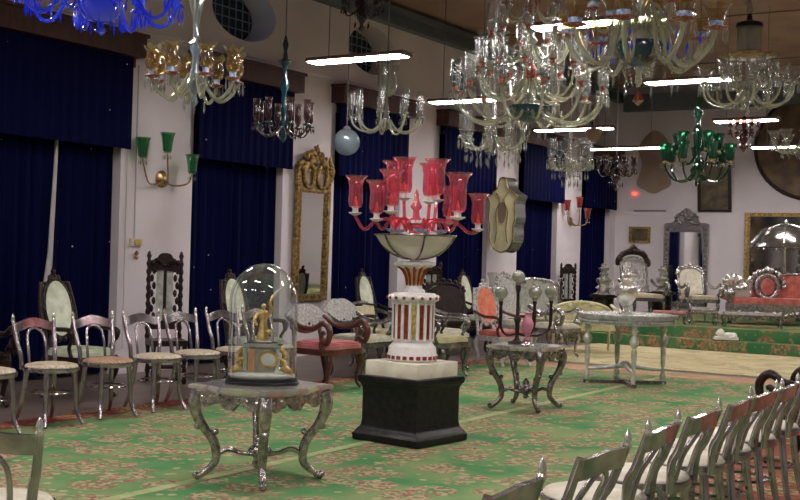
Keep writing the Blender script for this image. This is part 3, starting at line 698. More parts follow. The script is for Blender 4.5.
# glass dome with clock
D0=(-4.72,5.84,H1)
t=thing('glass_dome_case','tall glass dome on a black oval base standing on the silver carved table','dome',D0,.56)
m_=MB(); m_.lathe([(.236,0),(.240,.006),(.240,.014),(.233,.018),(.231,.026),(.236,.032),(.233,.040),(0,.040)],36,sy=.68); m_.build('base',M['black'],t)
m_=MB(); R=.222; prof=[(R,.041),(R,.30),(R*.995,.46)]
for i in range(1,13):
    a=PI/2*i/12; prof.append((max(R*math.cos(a),1e-4),.525+.255*math.sin(a)))
m_.lathe(prof,40,sy=.68,cap=False); m_.build('glass_dome',M['dome'],t)
t=thing('mantel_clock','gilt and onyx clock with a golden figure inside the glass dome','clock',(D0[0],D0[1],H1+.041),.56); t.scale=(1.22,1.22,1.03)
m_=MB(); m_.lathe([(.17,0),(.18,.012),(.175,.025),(.15,.035),(0,.035)],28,sy=.55); m_.build('plinth',M['clockgreen'],t)
m_=MB(); m_.cbox((0,0,.115),(.14,.09,.16)); m_.box(-.10,.10,-.06,.06,.195,.208); m_.box(-.08,.08,-.05,.05,.208,.218)
for q in (-1,1): m_.lathe([(.016,.035),(.018,.045),(.012,.05),(.012,.18),(.018,.19)],10,(q*.085,-.045,0)); m_.lathe([(.03,.215),(.05,.225),(.03,.235)],14); m_.build('clock_case',M['clockgreen'],t)
m_=MB(); m_.cbox((-.048,-.053,.115),(.03,.012,.13)); m_.build('orange_panel',M['orangepanel'],t)
m_=MB(); m_.M=Matrix.Translation((.04,-.058,.12))@Matrix.Rotation(PI/2,4,'X'); m_.lathe([(.048,-.006),(.055,0),(.052,.012),(.04,.012)],20); m_.build('clock_dial',M['gilt'],t)
m_=MB(); m_.M=Matrix.Translation((.04,-.072,.12))@Matrix.Rotation(PI/2,4,'X'); m_.lathe([(.038,-.004),(.038,.002),(0,.003)],20); m_.build('dial_face',M['whitemarble'],t)
for s_ in (-1,1):
    m_=MB()
    m_.tube([(s_*.09,-.02,.19),(s_*.13,-.02,.14),(s_*.11,-.03,.09),(s_*.15,-.04,.05),(s_*.16,-.02,.035)],[.012,.016,.013,.016,.01],7,4); m_.ball((s_*.125,-.03,.06),.025,8,6); m_.tube([(s_*.10,-.04,.05),(s_*.13,-.05,.10),(s_*.09,-.06,.13)],.010,6,3); m_.build('gilt_scroll',M['gilt'],t)
m_=MB()
m_.lathe([(.032,.235),(.034,.25),(.026,.29),(.020,.33),(.018,.36),(.025,.395),(.022,.415),(.008,.425),(.008,.432)],14,lobes=5,amp=.08)
m_.ball((0,0,.448),.014,10,8,1,1,1.2); m_.tube([(.03,0,.40),(.045,-.01,.43),(.035,-.01,.47),(.05,0,.52)],[.011,.009,.008,.006],7,3); m_.tube([(-.03,0,.40),(-.045,-.02,.36),(-.03,-.035,.33)],[.011,.009,.008],7,3); m_.ball((.035,-.03,.29),.018,8,6)
m_.build('golden_figure',M['gilt'],t)
m_=MB(); m_.tube([(.045,0,.50),(.07,0,.54),(.10,0,.565)],[.006,.012,.004],6,3); m_.build('raised_branch',M['clockgreen'],t)

# ------------------------------------------------------------------ ruby lamp on marble plinth
PC=(-4.82,7.86)
t=thing('stone_plinth','black moulded stone plinth on the green carpet in the centre','plinth',(PC[0],PC[1],.019),-.12)
def sq(m_,prof):
    vs=[];n=len(prof)
    for r,z in prof: vs+=[(-r,-r,z),(r,-r,z),(r,r,z),(-r,r,z)]
    fs=[(4*i+k,4*i+(k+1)%4,4*i+4+(k+1)%4,4*i+4+k) for i in range(n-1) for k in range(4)]+[(3,2,1,0),tuple(4*(n-1)+k for k in range(4))]
    m_.add(vs,fs,False)
m_=MB(); sq(m_,[(.325,0),(.33,.05),(.318,.06),(.305,.085),(.29,.10),(.28,.12),(.28,.13)]); m_.build('foot_moulding',M['black'],t)
m_=MB(); sq(m_,[(.28,.13),(.275,.16),(.275,.40),(.28,.43)]); m_.build('block',M['black'],t)
m_=MB(); sq(m_,[(.282,.43),(.29,.45),(.303,.46),(.307,.49),(.30,.51),(.285,.515)]); m_.build('cap_moulding',M['black'],t)
t=thing('marble_slab','square cream marble slab on top of the black plinth','slab',(PC[0],PC[1],.534),-.12)
m_=MB(); sq(m_,[(.262,0),(.262,.11),(.257,.115)]); m_.build('slab',M['marble'],t)
Z0=.65
t=thing('ruby_lamp','large ruby glass candelabra on a fluted white column with an etched glass bowl','candelabra',(PC[0],PC[1],Z0),0)
m_=MB(); m_.lathe([(.19,0),(.205,.01),(.205,.05),(.195,.06),(.19,.11),(.175,.125),(.155,.15),(.15,.16)],36); m_.build('column_base',M['whitepaint'],t)
m_=MB()
for k in range(24):
    a=TAU*k/24; m_.M=Matrix.Rotation(a,4,'Z'); m_.cbox((.204,0,.033),(.012,.034,.028))
m_.M=Matrix.Identity(4); m_.build('red_tiles',M['redglass_in'],t)
m_=MB()
for k in range(20):
    a=TAU*k/20; m_.M=Matrix.Rotation(a,4,'Z')@Matrix.Translation((.187,0,.09)); m_.tube([(0,.018*math.cos(q*TAU/8),.018*math.sin(q*TAU/8)) for q in range(8)],.004,4,1,True)
m_.M=Matrix.Identity(4); m_.build('gold_rosettes',M['gilt'],t)
m_=MB(); m_.lathe([(.14,.155),(.140,.17),(.138,.45),(.15,.47)],32); 
for k in range(16):
    a=TAU*k/16; m_.M=Matrix.Rotation(a,4,'Z'); m_.tube([(.142,0,.165),(.142,0,.47)],.012,8,1)
m_.M=Matrix.Identity(4); m_.build('column_drum',M['whitepaint'],t)
for nm,mt,off in (('red_inlay','redglass_in',0),('gold_inlay','gilt',1)):
    m_=MB()
    for k in range(16):
        if (k%4==1)==(off==1):
            a=TAU*(k+.5)/16; m_.M=Matrix.Rotation(a,4,'Z'); m_.cbox((.140,0,.315),(.010,.026,.27))
    m_.M=Matrix.Identity(4); m_.build(nm,M[mt],t)
m_=MB(); m_.lathe([(.15,.465),(.165,.48),(.165,.525),(.15,.54),(.08,.545)],32)
for k in range(18):
    a=TAU*k/18; m_.ball((.163*math.cos(a),.163*math.sin(a),.505),.026,8,6)
m_.build('bead_ring',M['whitepaint'],t)
for k in range(18):
    m_=MB(); a=TAU*k/18; m_.ball((.184*math.cos(a),.184*math.sin(a),.505),.013,8,6); m_.build('red_stud',M['redglass_in'],t)
m_=MB(); m_.lathe([(.085,.54),(.09,.56),(.065,.58),(.06,.62),(.068,.67),(.095,.73),(.145,.755),(.165,.765),(.165,.785),(.10,.79),(.04,.80),(.035,.82)],28,lobes=12,amp=.04); m_.build('capital',M['whitepaint'],t)
m_=MB()
for k in range(12):
    a=TAU*(k+.5)/12; m_.M=Matrix.Rotation(a,4,'Z'); m_.tube([(.058,0,.60),(.066,0,.67),(.094,0,.73),(.13,0,.752)],[.006,.008,.009,.006],6,3)
m_.M=Matrix.Identity(4); m_.build('gold_ribs',M['gilt'],t)
m_=MB()
for k in range(12):
    a=TAU*k/12; m_.M=Matrix.Rotation(a,4,'Z'); m_.tube([(.060,0,.60),(.070,0,.67),(.101,0,.73),(.14,0,.752)],[.007,.010,.014,.009],6,3)
m_.M=Matrix.Identity(4); m_.build('red_ribs',M['redglass_in'],t)
m_=MB(); m_.lathe([(.04,.815),(.10,.825),(.19,.86),(.27,.925),(.315,.99),(.325,1.0),(.32,1.005),(.305,.992),(.262,.935),(.185,.872),(.1,.84),(.0,.83)],32,cap=False); m_.build('glass_bowl',M['bowl'],t)
m_=MB()
for k in range(6):
    a=TAU*k/6+.25; m_.M=Matrix.Rotation(a,4,'Z'); m_.tube([(.04,0,.812),(.10,0,.818),(.195,0,.853),(.277,0,.92),(.325,0,.995)],.008,6,3)
m_.M=Matrix.Identity(4); m_.tube([(.325*math.cos(TAU*k/32),.325*math.sin(TAU*k/32),1.003) for k in range(32)],.008,6,1,True); m_.build('bowl_frame',M['darksilver'],t)
m_=MB(); m_.lathe([(.06,.99),(.055,1.04),(.03,1.06),(.07,1.09),(.075,1.12),(.03,1.15),(.025,1.2),(.05,1.23),(.03,1.27),(.018,1.3),(.02,1.33),(0,1.38)],18,lobes=6,amp=.06); m_.build('centre_stem',M['ruby'],t)
m_=MB(); m_.lathe([(.02,1.085),(.085,1.10),(.08,1.125),(.02,1.12)],18,lobes=9,amp=.08); m_.build('white_collar',M['whitepaint'],t)
for ch in t.children:
    n_=ch.name.split('.')[0]
    if n_ in ('column_drum','red_inlay','gold_inlay','bead_ring','red_stud'): ch.scale=(1.13,1.13,1)
rub=dict(arm='ruby',pan='whitepaint',cup='whitepaint',shade='ruby')
def ruby_arm(ang,R,z,s=1,zz=1.02):
    a=arm_proto([(.07,zz+.03),(.14,zz+.10),(R*.62,zz+.10),(R*.84,zz+.02),(R,z-.035)],.014,'goblet',s,rub,0,pan=.055); a.parent=t; a.rotation_euler=(0,0,ang)
    m_=MB(); m_.lathe([(.012,.0),(.016,.03),(.010,.07),(.004,.10)],8,(R,0,z+.02)); m_.build('candle',M['gilt'],a)
yaw=math.atan(726/1150.)
def camang(u,d):   # lateral, away -> local angle
    x=math.cos(yaw)*u-math.sin(yaw)*d; y=math.sin(yaw)*u+math.cos(yaw)*d; return math.atan2(y,x),math.hypot(u,d)
for u,d,zz,s_ in [(-.49,.06,1.185,1.0),(-.31,-.30,1.13,1.0),(-.20,-.36,1.19,1.08),(-.19,.28,1.33,1.0),(-.10,.17,1.32,1.12),(.10,-.20,1.28,1.0),(.165,.12,1.31,1.12),(.32,-.26,1.16,1.18),(.28,.34,1.14,1.0),(.50,.04,1.08,.95)]:
    an,R=camang(u,d); ruby_arm(an,R,zz,s_)
m_=MB()
for k in range(5):
    a=TAU*k/5+.4; m_.lathe([(.01,0),(.05,.012),(.058,.03),(.02,.02)],12,(.2*math.cos(a),.2*math.sin(a),1.02),lobes=6,amp=.15)
m_.build('blue_flowers',M['capblue'],t)

# ------------------------------------------------------------------ pink vase and globe lamp on centre table
HT=.645
t=thing('pink_vase','pink glass vase on a silver foot on the front of the centre table','vase',(-4.88,10.08,HT))
m_=MB(); m_.lathe([(.07,0),(.075,.012),(.05,.03),(.045,.045),(.02,.05)],20); m_.build('silver_foot',M['silver'],t)
m_=MB(); m_.lathe([(.03,.05),(.035,.06),(.02,.085),(.035,.13),(.058,.19),(.06,.225),(.04,.26),(.028,.28),(.03,.31),(.045,.325)],22,cap=False); m_.build('vase_body',M['pinkglassvase'],t)
t=thing('globe_lamp','branched lamp with four silvery glass globes behind the pink vase','lamp',(-5.10,10.30,HT),yaw)
m_=MB(); m_.lathe([(.09,0),(.09,.015),(.04,.03),(.02,.06),(.025,.2),(.04,.24),(.018,.28),(.016,.5),(.03,.56),(.012,.60)],14); m_.build('stem',M['wood'],t)
gm=MB(); gm.ball((0,0,0),.066,18,12); gm.lathe([(.02,-.06),(.03,-.065),(.012,-.10)],10)
for i,(u,dd,z) in enumerate([(0,0,.66),(-.17,-.02,.50),(.16,-.06,.51),(.33,.0,.52)]):
    if i:
        m_=MB(); m_.tube([(0,0,.10),(u*.6,dd*.5,.08),(u*.95,dd,.15),(u,dd,.30),(u,dd,z-.09)],[.012,.012,.014,.020,.012],7,3)
        m_.lathe([(.012,z-.14),(.024,z-.10),(.02,z-.085)],10,(u,dd,0)); a=m_.build('branch',M['wood'],t)
    if i==0: g0=gm.build('glass_globe',M['silverglass'],t,loc=(u,dd,z))
    else: inst(g0,t,0,(u,dd,z))

# ------------------------------------------------------------------ octagonal table and silver urn
t=thing('octagonal_table','large octagonal silver and white table on turned legs before the stage','table',(-5.08,13.2,.013),-.2)
m_=MB(); h=.845
oc=lambda r:[(r*math.cos(PI/4*k+PI/8),r*math.sin(PI/4*k+PI/8)) for k in range(8)]
m_.prism(oc(.62),h-.02,h); m_.prism(oc(.605),h-.05,h-.02); m_.build('tabletop',M['greentop'],t)
m_=MB(); m_.prism(oc(.57),h-.12,h-.05)
for k in range(8):
    a0=PI/4*k+PI/8; p0=Vector((.58*math.cos(a0),.58*math.sin(a0),0)); p1=Vector((.58*math.cos(a0+PI/4),.58*math.sin(a0+PI/4),0))
    for j in range(12): 
        q=p0.lerp(p1,(j+.5)/12); m_.ball((q.x,q.y,h-.085),.016,6,4)
m_.build('apron',M['greentop'],t)
for k in range(4):
    m_=MB(); a=PI/4+k*PI/2; c=(.46*math.cos(a),.46*math.sin(a),0)
    m_.lathe([(.03,0),(.035,.02),(.022,.05),(.03,.08),(.04,.11),(.025,.14),(.018,.2),(.028,.25),(.034,.42),(.022,.46),(.05,.50),(.058,.54),(.045,.58),(.022,.61),(.045,.66),(.035,.70),(.045,.73)],16,c); m_.build('leg',M['paleglass'],t)
m_=MB(); 
for k in range(2):
    a=PI/4+k*PI/2; x,y=.46*math.cos(a),.46*math.sin(a); m_.tube([(-x,-y,.17),(-x*.5,-y*.5,.19),(0,0,.22),(x*.5,y*.5,.19),(x,y,.17)],[.014,.022,.028,.022,.014],8,3)
m_.ball((0,0,.24),.06,12,8,1,1,.6); m_.build('stretcher',M['greentop'],t)
m_=MB()
for k in range(2): m_.M=Matrix.Rotation(PI/4+k*PI/2,4,'Z'); m_.cbox((0,0,.025),(1.0,.06,.035))
m_.M=Matrix.Identity(4); m_.build('foot_bar',M['darksilver'],t)
def urn(label,loc,s,mat='polished'):
    t=thing('silver_urn',label,'urn',loc,.6); 
    m_=MB(); m_.lathe([(r*s,z*s) for r,z in [(.10,0),(.10,.02),(.05,.04),(.03,.07),(.05,.10),(.10,.17),(.145,.27),(.15,.34),(.12,.40),(.06,.44),(.05,.48),(.075,.51)]],24); m_.build('body',M[mat],t)
    m_=MB(); m_.lathe([(r*s,z*s) for r,z in [(.078,.51),(.06,.54),(.02,.56),(.025,.58),(0,.61)]],18); m_.build('lid',M[mat],t)
    for q in (-1,1):
        m_=MB(); m_.tube([(q*.14*s,0,.30*s),(q*.19*s,0,.34*s),(q*.18*s,0,.43*s),(q*.10*s,0,.46*s),(q*.055*s,0,.44*s)],.012*s,7,3); m_.build('handle',M[mat],t)
    return t
urn('large lidded silver urn with two handles standing on the octagonal table',(-5.03,13.05,.859),.90)

# ------------------------------------------------------------------ armchairs (facing +X locally)
def blobback(w,h,z0,n=9,seed=1):
    pts=[]
    for i in range(n):
        a=PI*(i/(n-1)); pts.append((-w*math.cos(a)*(1+.10*(i%2)),z0+h*.35+h*.65*math.sin(a)*(1+.08*((i+1)%2))))
    return sp2([(-w*.55,z0)]+pts+[(w*.55,z0)],4)
def leafy(m_,pts,r,seed=0):
    rnd=random.Random(seed)
    for p in pts: m_.ball(p,r*(.7+.6*rnd.random()),7,5)
def armchair(label,loc,rz,frame='darksilver',seat='cream',back='scroll',backmat='mop',sz=.46,w=.29,d=.26,top=.98,arms=True,armmat=None,name='carved_armchair',group=None,legs='cab',cat='armchair'):
    t=thing(name,label,cat,loc,rz,group); armmat=armmat or frame
    m_=MB(); m_.prism(sp2([(-d,-w*.85),(d,-w),(d*1.05,0),(d,w),(-d,w*.85)],4),sz-.085,sz-.02); m_.build('seat_frame',M[frame],t)
    m_=MB(); vs=sp2([(-d*.92,-w*.78),(d*.93,-w*.92),(d*.97,0),(d*.93,w*.92),(-d*.92,w*.78)],4); m_.prism(vs,sz-.02,sz+.02); m_.prism([(a*.93,b*.93) for a,b in vs],sz+.02,sz+.04); m_.prism([(a*.8,b*.8) for a,b in vs],sz+.04,sz+.05); m_.build('seat_cushion',M[seat],t)
    for sx,sy in ((1,1),(1,-1),(-1,1),(-1,-1)):
        m_=MB(); x=sx*d*.86; y=sy*w*.84; o=.03*sx
        if legs=='cab': m_.tube([(x,y,sz-.05),(x+o,y+.015*sy,sz-.16),(x,y,sz*.4),(x-o*.4,y,.08),(x+o*1.2,y+.02*sy,.018)],[.034,.036,.024,.018,.022],8,3)
        else: m_.lathe([(.018,0),(.022,.05),(.015,.07),(.028,.12),(.03,.2),(.02,.24),(.034,.28),(.026,sz-.06)],10,(x,y,0))
        m_.build('leg',M[frame],t)
    if arms:
        for q in (-1,1):
            m_=MB(); y=q*w
            if arms=='scroll':
                m_.tube([(-d*1.1,y,sz+.30),(-d*.4,y,sz+.20),(d*.3,y*1.05,sz+.20),(d*.80,y*1.08,sz+.26),(d*1.12,y*1.08,sz+.18),(d*1.0,y*1.08,sz+.05),(d*.72,y*1.08,sz+.08),(d*.75,y*1.08,sz+.16),(d*.88,y*1.08,sz+.15)],[.03,.028,.03,.034,.034,.03,.026,.022,.018],8,4)
                m_.tube([(d*.7,y,sz-.03),(d*.62,y,sz+.05),(d*.8,y,sz+.1)],[.03,.028,.02],8,3)
            else:
                m_.tube([(-d*1.1,y*.9,sz+.30),(-d*.3,y,sz+.24),(d*.5,y*1.05,sz+.24),(d*.85,y*1.08,sz+.21),(d*.80,y*1.05,sz+.13)],[.02,.022,.024,.028,.02],8,3)
                m_.tube([(d*.72,y*.95,sz-.03),(d*.60,y,sz+.06),(d*.78,y*1.04,sz+.14),(d*.7,y*1.03,sz+.23)],[.024,.018,.018,.02],8,3)
            m_.build('arm',M[armmat],t)
    # back leans: built upright then sheared along x
    lean=.22
    def shear(m_):
        m_.v=[(x-lean*(z-sz),y,z) for x,y,z in m_.v]; return m_
    X=-d*.95
    for q in (-1,1):
        m_=MB(); m_.tube([(X,q*w*.78,sz-.05),(X,q*w*.72,sz+.15),(X,q*w*.8,(sz+top)/2),(X,q*w*.62,top-.08)],[.026,.022,.022,.02],8,3); shear(m_).build('back_post',M[frame],t)
    if back=='scroll':
        m_=MB(); m_.prism(blobback(w*1.0,top-sz-.20,sz+.20,11),X-.014,X+.022,'x'); shear(m_).build('back_panel',M[backmat],t)
        m_=MB(); m_.tube([(X,-w*.8,sz+.2),(X,-w*.3,sz+.14),(X,w*.3,sz+.14),(X,w*.8,sz+.2)],.022,7,3); leafy(m_,[(X+.02,(.9-.2*k)*w,sz+.2+.02*math.sin(k*2)) for k in range(10)],.02); shear(m_).build('back_rail',M[frame],t)
    elif back=='oval':
        cz=(sz+.14+top-.06)/2; rz_=(top-.10-sz-.12)/2; ry=w*.58
        m_=MB(); m_.prism([(ry*math.cos(TAU*k/24),cz+rz_*math.sin(TAU*k/24)) for k in range(24)],X-.015,X+.02,'x'); shear(m_).build('back_panel',M[backmat],t)
        m_=MB(); m_.tube([(X,ry*1.08*math.cos(TAU*k/24),cz+rz_*1.06*math.sin(TAU*k/24)) for k in range(24)],.022,8,1,True)
        leafy(m_,[(X,ry*1.25*math.cos(TAU*k/14),cz+rz_*1.15*math.sin(TAU*k/14)) for k in range(14)],.028,3); leafy(m_,[(X,0,top-.02),(X,.05,top-.05),(X,-.05,top-.05),(X,0,top+.02)],.032,4)
        m_.tube([(X,-w*.6,sz),(X,-w*.4,cz-rz_),(X,0,cz-rz_*1.1),(X,w*.4,cz-rz_),(X,w*.6,sz)],.018,7,3); shear(m_).build('back_frame',M[frame],t)
    elif back=='rect':
        m_=MB(); m_.box(X-.02,X+.03,-w*.72,w*.72,sz+.10,top-.07); shear(m_).build('back_panel',M[backmat],t)
        m_=MB(); m_.tube([(X,-w*.78,top-.05),(X,0,top-.02),(X,w*.78,top-.05)],.026,8,3); m_.tube([(X,-w*.75,sz+.08),(X,w*.75,sz+.08)],.02,8,1); shear(m_).build('back_frame',M[frame],t)
    elif back=='arch':
        pts=[(-w*.8,sz+.06),(-w*.8,top-.16)]+[(-w*.8*math.cos(PI*k/8),top-.16+.13*math.sin(PI*k/8)) for k in range(1,8)]+[(w*.8,top-.16),(w*.8,sz+.06)]
        m_=MB(); m_.prism([(a*.86,sz+.1+(b-sz-.1)*.93) for a,b in pts],X-.012,X+.02,'x'); shear(m_).build('back_panel',M[backmat],t)
        m_=MB(); m_.tube([(X,a,b) for a,b in pts],.024,8,2); leafy(m_,[(X,w*.85*math.cos(PI*k/10),top-.15+.16*math.sin(PI*k/10)) for k in range(11)],.03,5); shear(m_).build('back_frame',M[frame],t)
    return t
def throne(label,loc,rz,s=1,group='oval-backed armchairs by the curtains'):
    return armchair(label,loc,rz,'wood','creamgreen','oval','creamgreen',.47*s,.27,.25,1.27*s,True,name='oval_back_armchair',group=group)
throne('dark carved armchair with pale green oval back by the first curtain, far left',(-8.66,7.88,0),0.0,.95)
throne('dark carved armchair with pale oval back seen through the left of the glass dome',(-8.35,10.20,0),0.0,.97)
throne('dark carved armchair with pale green oval back before the third curtain',(-8.95,13.80,0),0,.97)
throne('dark carved armchair with pale oval back right of the fluted column',(-9.15,17.15,0),0,.97)
armchair('dark carved armchair almost cut off at the left edge',(-8.9,6.75,0),-.3,'wood','wood','oval','wood',.46,.32,.27,.95,'scroll')
def tallchair(label,loc,rz,top=1.42,w=.25):
    t=thing('tall_carved_chair',label,'chair',loc,rz,'tall carved chairs against the wall'); sz=.48
    m_=MB(); m_.box(-.2,.22,-w,w,sz-.06,sz); m_.build('seat',M['wood'],t)
    for sx in (-1,1):
        for sy in (-1,1):
            m_=MB(); m_.lathe([(.02,0),(.03,.04),(.016,.07),(.03,.12),(.018,.2),(.03,.26),(.018,.33),(.03,sz-.06)],10,(sx*.18,sy*(w-.03),0)); m_.build('leg',M['wood'],t)
    m_=MB(); m_.tube([(.18,-w+.03,.2),(.18,w-.03,.2)],.02,7,1); m_.tube([(-.18,-w+.03,.15),(-.18,w-.03,.15)],.018,7,1); m_.build('stretcher',M['wood'],t)
    for q in (-1,1):
        m_=MB(); prof=[]; z=sz-.02; k=0
        while z<top-.02: prof.append((.018+.014*(k%2),z)); z+=.045; k+=1
        prof+=[(.02,top-.02),(.03,top),(.012,top+.05),(0,top+.06)]
        m_.lathe(prof,9,(-.19,q*(w-.02),0)); m_.build('back_post',M['wood'],t)
        m_=MB(); 
        for k in range(7): m_.ball((-.19,q*(w-.07)+.012*(-1)**k,sz+.25+k*.085),.026,7,5,.6,.9,1.7)
        m_.build('carved_border',M['wood'],t)
        m_=MB(); m_.box(-.195,-.17,q*.055-.036,q*.055+.036,sz+.2,top-.16); m_.build('cane_strip',M['greentop'],t)
    m_=MB(); m_.box(-.2,-.175,-.018,.018,sz+.2,top-.15); m_.prism(sp2([(-w+.03,top-.17),(-w+.03,top-.06),(-.1,top-.03),(-.05,top+.03),(.05,top+.03),(.1,top-.03),(w-.03,top-.06),(w-.03,top-.17)],3),-.205,-.17,'x'); m_.box(-.2,-.175,-w+.03,w-.03,sz+.10,sz+.2)
    leafy(m_,[(-.17,-w*.7+w*1.4*k/7,top-.08+.03*math.sin(k*1.3)) for k in range(8)],.028,6); m_.build('carved_crest',M['wood'],t)
tallchair('tall black carved chair with two pale cane strips against the first pillar',(-8.98,9.42,0),-.62,1.40,.20)
tallchair('tall black carved chair behind the column against the third pillar',(-9.5,16.2,0),-.5,1.34,.2)
tallchair('tall black carved chair far away beside the fifth curtain',(-9.52,21.75,0),-.5,1.36,.2)
armchair('red brown armchair with scrolled arms, pink seat and pearl scalloped back',(-7.35,10.20,.013),-.05,'redwood','pinkseat','scroll','mop',.47,.31,.27,.90,'scroll')
armchair('black carved armchair with pearl scalloped back and cream seat, left of the column',(-7.75,11.45,0),-.05,'darksilver','cream','scroll','mop',.47,.31,.28,.93,'scroll',armmat='darksilver')
armchair('cream yellow armchair with rectangular back just left of the column',(-8.30,12.70,0),-.1,'darksilver','yellow','rect','yellow',.45,.32,.27,.86,True)
armchair('silver armchair with pearl back and pale yellow seat right of the column',(-7.1,12.15,.013),-.05,'darksilver','yellow','scroll','mop',.46,.31,.28,.95,True)
armchair('silver armchair with pale pink oval back',(-8.0,13.72,0),-.15,'silver','cream','oval','paleplink',.44,.30,.27,1.0,True)
armchair('silver armchair with long curved arms and cream seat beside the salmon backed chair',(-7.55,13.02,0),0,'darksilver','cream','scroll','mop',.46,.29,.28,.84,True)
armchair('armchair with tall salmon oval back in a white frame and red seat',(-7.22,14.16,0),-.25,'mop','red','oval','salmon',.44,.31,.27,1.14,True,armmat='redwood')
armchair('black upholstered chair behind the salmon backed armchair',(-8.62,15.35,0),-.45,'wood','wood','arch','wood',.46,.44,.28,1.10,False,cat='chair',name='black_chair')
armchair('narrow silver chair with ornate white back behind the globe lamp',(-7.98,16.15,.014),-.4,'mop','cream','arch','mop',.46,.2,.22,1.22,False,cat='chair',name='ornate_chair')
armchair('silver armchair with cream seat and animal shaped arms right of the globe lamp',(-7.2,15.80,.016),-.1,'silver','cream','scroll','mop',.47,.28,.27,.78,'scroll')
# arched silver settee, cream settee
def settee(label,loc,rz,frame,seat,back,W,sz,top,name='settee',posts=False):
    t=thing(name,label,'settee',loc,rz); D_=.27
    m_=MB(); m_.box(-D_,D_,-W/2,W/2,sz-.09,sz-.02)
    m_.build('seat_frame',M[frame],t)
    m_=MB(); m_.box(-D_*.95,D_*.98,-W/2+.03,W/2-.03,sz-.02,sz+.05); m_.build('seat_cushion',M[seat],t)
    pts=[(-W/2,sz),(-W/2,top-.18)]+[(-W/2*math.cos(PI*k/8),top-.18+.18*math.sin(PI*k/8)) for k in range(1,8)]+[(W/2,top-.18),(W/2,sz)]
    m_=MB(); m_.prism([(a*.93,b-.02) for a,b in pts],-D_-.02,-D_+.02,'x'); m_.build('back_panel',M[back],t)
    m_=MB(); m_.tube([(-D_,a,b) for a,b in pts],.026,8,2); leafy(m_,[(-D_,.2*math.cos(PI*k/6),top-.06+.05*math.sin(PI*k/6)) for k in range(7)],.04,8); m_.build('back_frame',M[frame],t)
    for sx in (-1,1):
        for sy in (-1,1):
            m_=MB(); m_.lathe([(.02,0),(.03,.05),(.018,.09),(.03,.15),(.02,.22),(.034,sz-.09)],10,(sx*(D_-.04),sy*(W/2-.04),0)); m_.build('leg',M[frame],t)
    for q in (-1,1):
        m_=MB(); m_.tube([(-D_,q*W/2,sz+.30),(0,q*W/2,sz+.24),(D_,q*W/2,sz+.22),(D_*.9,q*W/2,sz)],.024,7,3); m_.build('arm',M[frame],t)
        if posts:
            m_=MB(); m_.lathe([(.012,sz),(.012,top-.05),(.03,top-.02),(.02,top+.02),(0,top+.05)],9,(-D_-.03,q*(W/2+.02),0)); m_.build('finial_post',M[frame],t)
    return t
settee('silver settee with arched back and spiked posts below the cream shield',(-8.6,18.2,0),-.75,'silver','cream','greentop',.95,.47,1.13,posts=True)
settee('low cream yellow settee half hidden behind the octagonal table',(-7.35,17.3,0.016),-.9,'yellow','yellow','yellow',1.0,.44,.78)
t=thing('glass_flower_lamp','slim clear glass trumpet lamp on a stand behind the salmon chair','lamp',(-8.75,16.7,0))
m_=MB(); m_.lathe([(.1,0),(.1,.02),(.02,.05),(.014,.9),(.03,.95),(.012,.98)],12); m_.build('stand',M['wood'],t)
m_=MB(); m_.lathe([(.015,.98),(.05,1.0),(.045,1.08),(.055,1.14),(.085,1.24)],16,cap=False); m_.build('glass_trumpet',M['crystal'],t)

# ------------------------------------------------------------------ wall pieces, left wall
def sconce(label,loc,shademat,s=1,armm='brass',mirrored=False):
    t=thing('wall_sconce',label,'wall lamp',loc)
    m_=MB(); m_.M=Matrix.Rotation(PI/2,4,'Y'); m_.lathe([(.09*s,0),(.10*s,.012),(.07*s,.035),(0,.05)],22); m_.build('back_plate',M[armm],t)
    for dy,dx,z in ((-.44,.12,.20),(-.22,.30,.27),(.22,.30,.06)):
        m_=MB(); m_.tube([(.04,0,0),(.10,dy*.4,-.07*s),(dx*.9,dy*.75,-.05*s),(dx,dy,z*s)],[.010,.012,.011,.010],7,4); a=m_.build('arm',M[armm],t)
        q=MB(); q.lathe([(.01,0),(.05*s,.01),(.045*s,.02),(.012,.02)],12,(dx,dy,z*s)); q.build('drip_pan',M['crystal'],a)
        sm=shade_mb('tumbler',1.15*s); sm.v=[(x+dx,y+dy,w+z*s+.02) for x,y,w in sm.v]; sm.build('glass_shade',M[shademat if not isinstance(shademat,(list,tuple)) else shademat[0]],a)
        q=MB()
        for k in range(6): q.drop((dx+.045*s*math.cos(k),dy+.045*s*math.sin(k),z*s),.008,.08)
        q.build('crystal_drops',M['crystal'],a)
    return t
sconce('wall lamp with three green glass shades on the first pillar',(XW+.0,10.27,2.33),'greenlight',1.05)
sconce('small wall lamp with red and blue glass shades near the back corner',(XW+.0,22.45,2.28),'redglass',1.0)
t=thing('light_switch','small cream switch box on the first pillar','switch',(XW,9.86,1.55))
m_=MB(); m_.box(0,.035,-.10,.10,-.045,.045); m_.build('switch_box',M['plastic'],t)
m_=MB(); m_.box(.035,.045,-.04,.06,-.03,.03); m_.build('switch_plate',M['gilt'],t)
m_=MB(); m_.tube([(.008,-.02,.045),(.008,-.02,2.1)],.008,5,1); m_.build('cable',M['cable'],t)
tag(MB().lathe([(.0,-.06),(.03,-.03),(.015,0),(.03,.02),(.01,.05)],10,(XW+.035,9.86,1.40)).build('wall_tassel',M['brass']),'tiny brass ornament on the wall below the cream switch box','ornament')
m_=MB(); m_.tube([(XW+.02,9.68,HB),(XW+.02,9.68,.3)],.007,5,1); tag(m_.build('wall_cable',M['cable']),'thin vertical cable running down the left edge of the first pillar','cable')

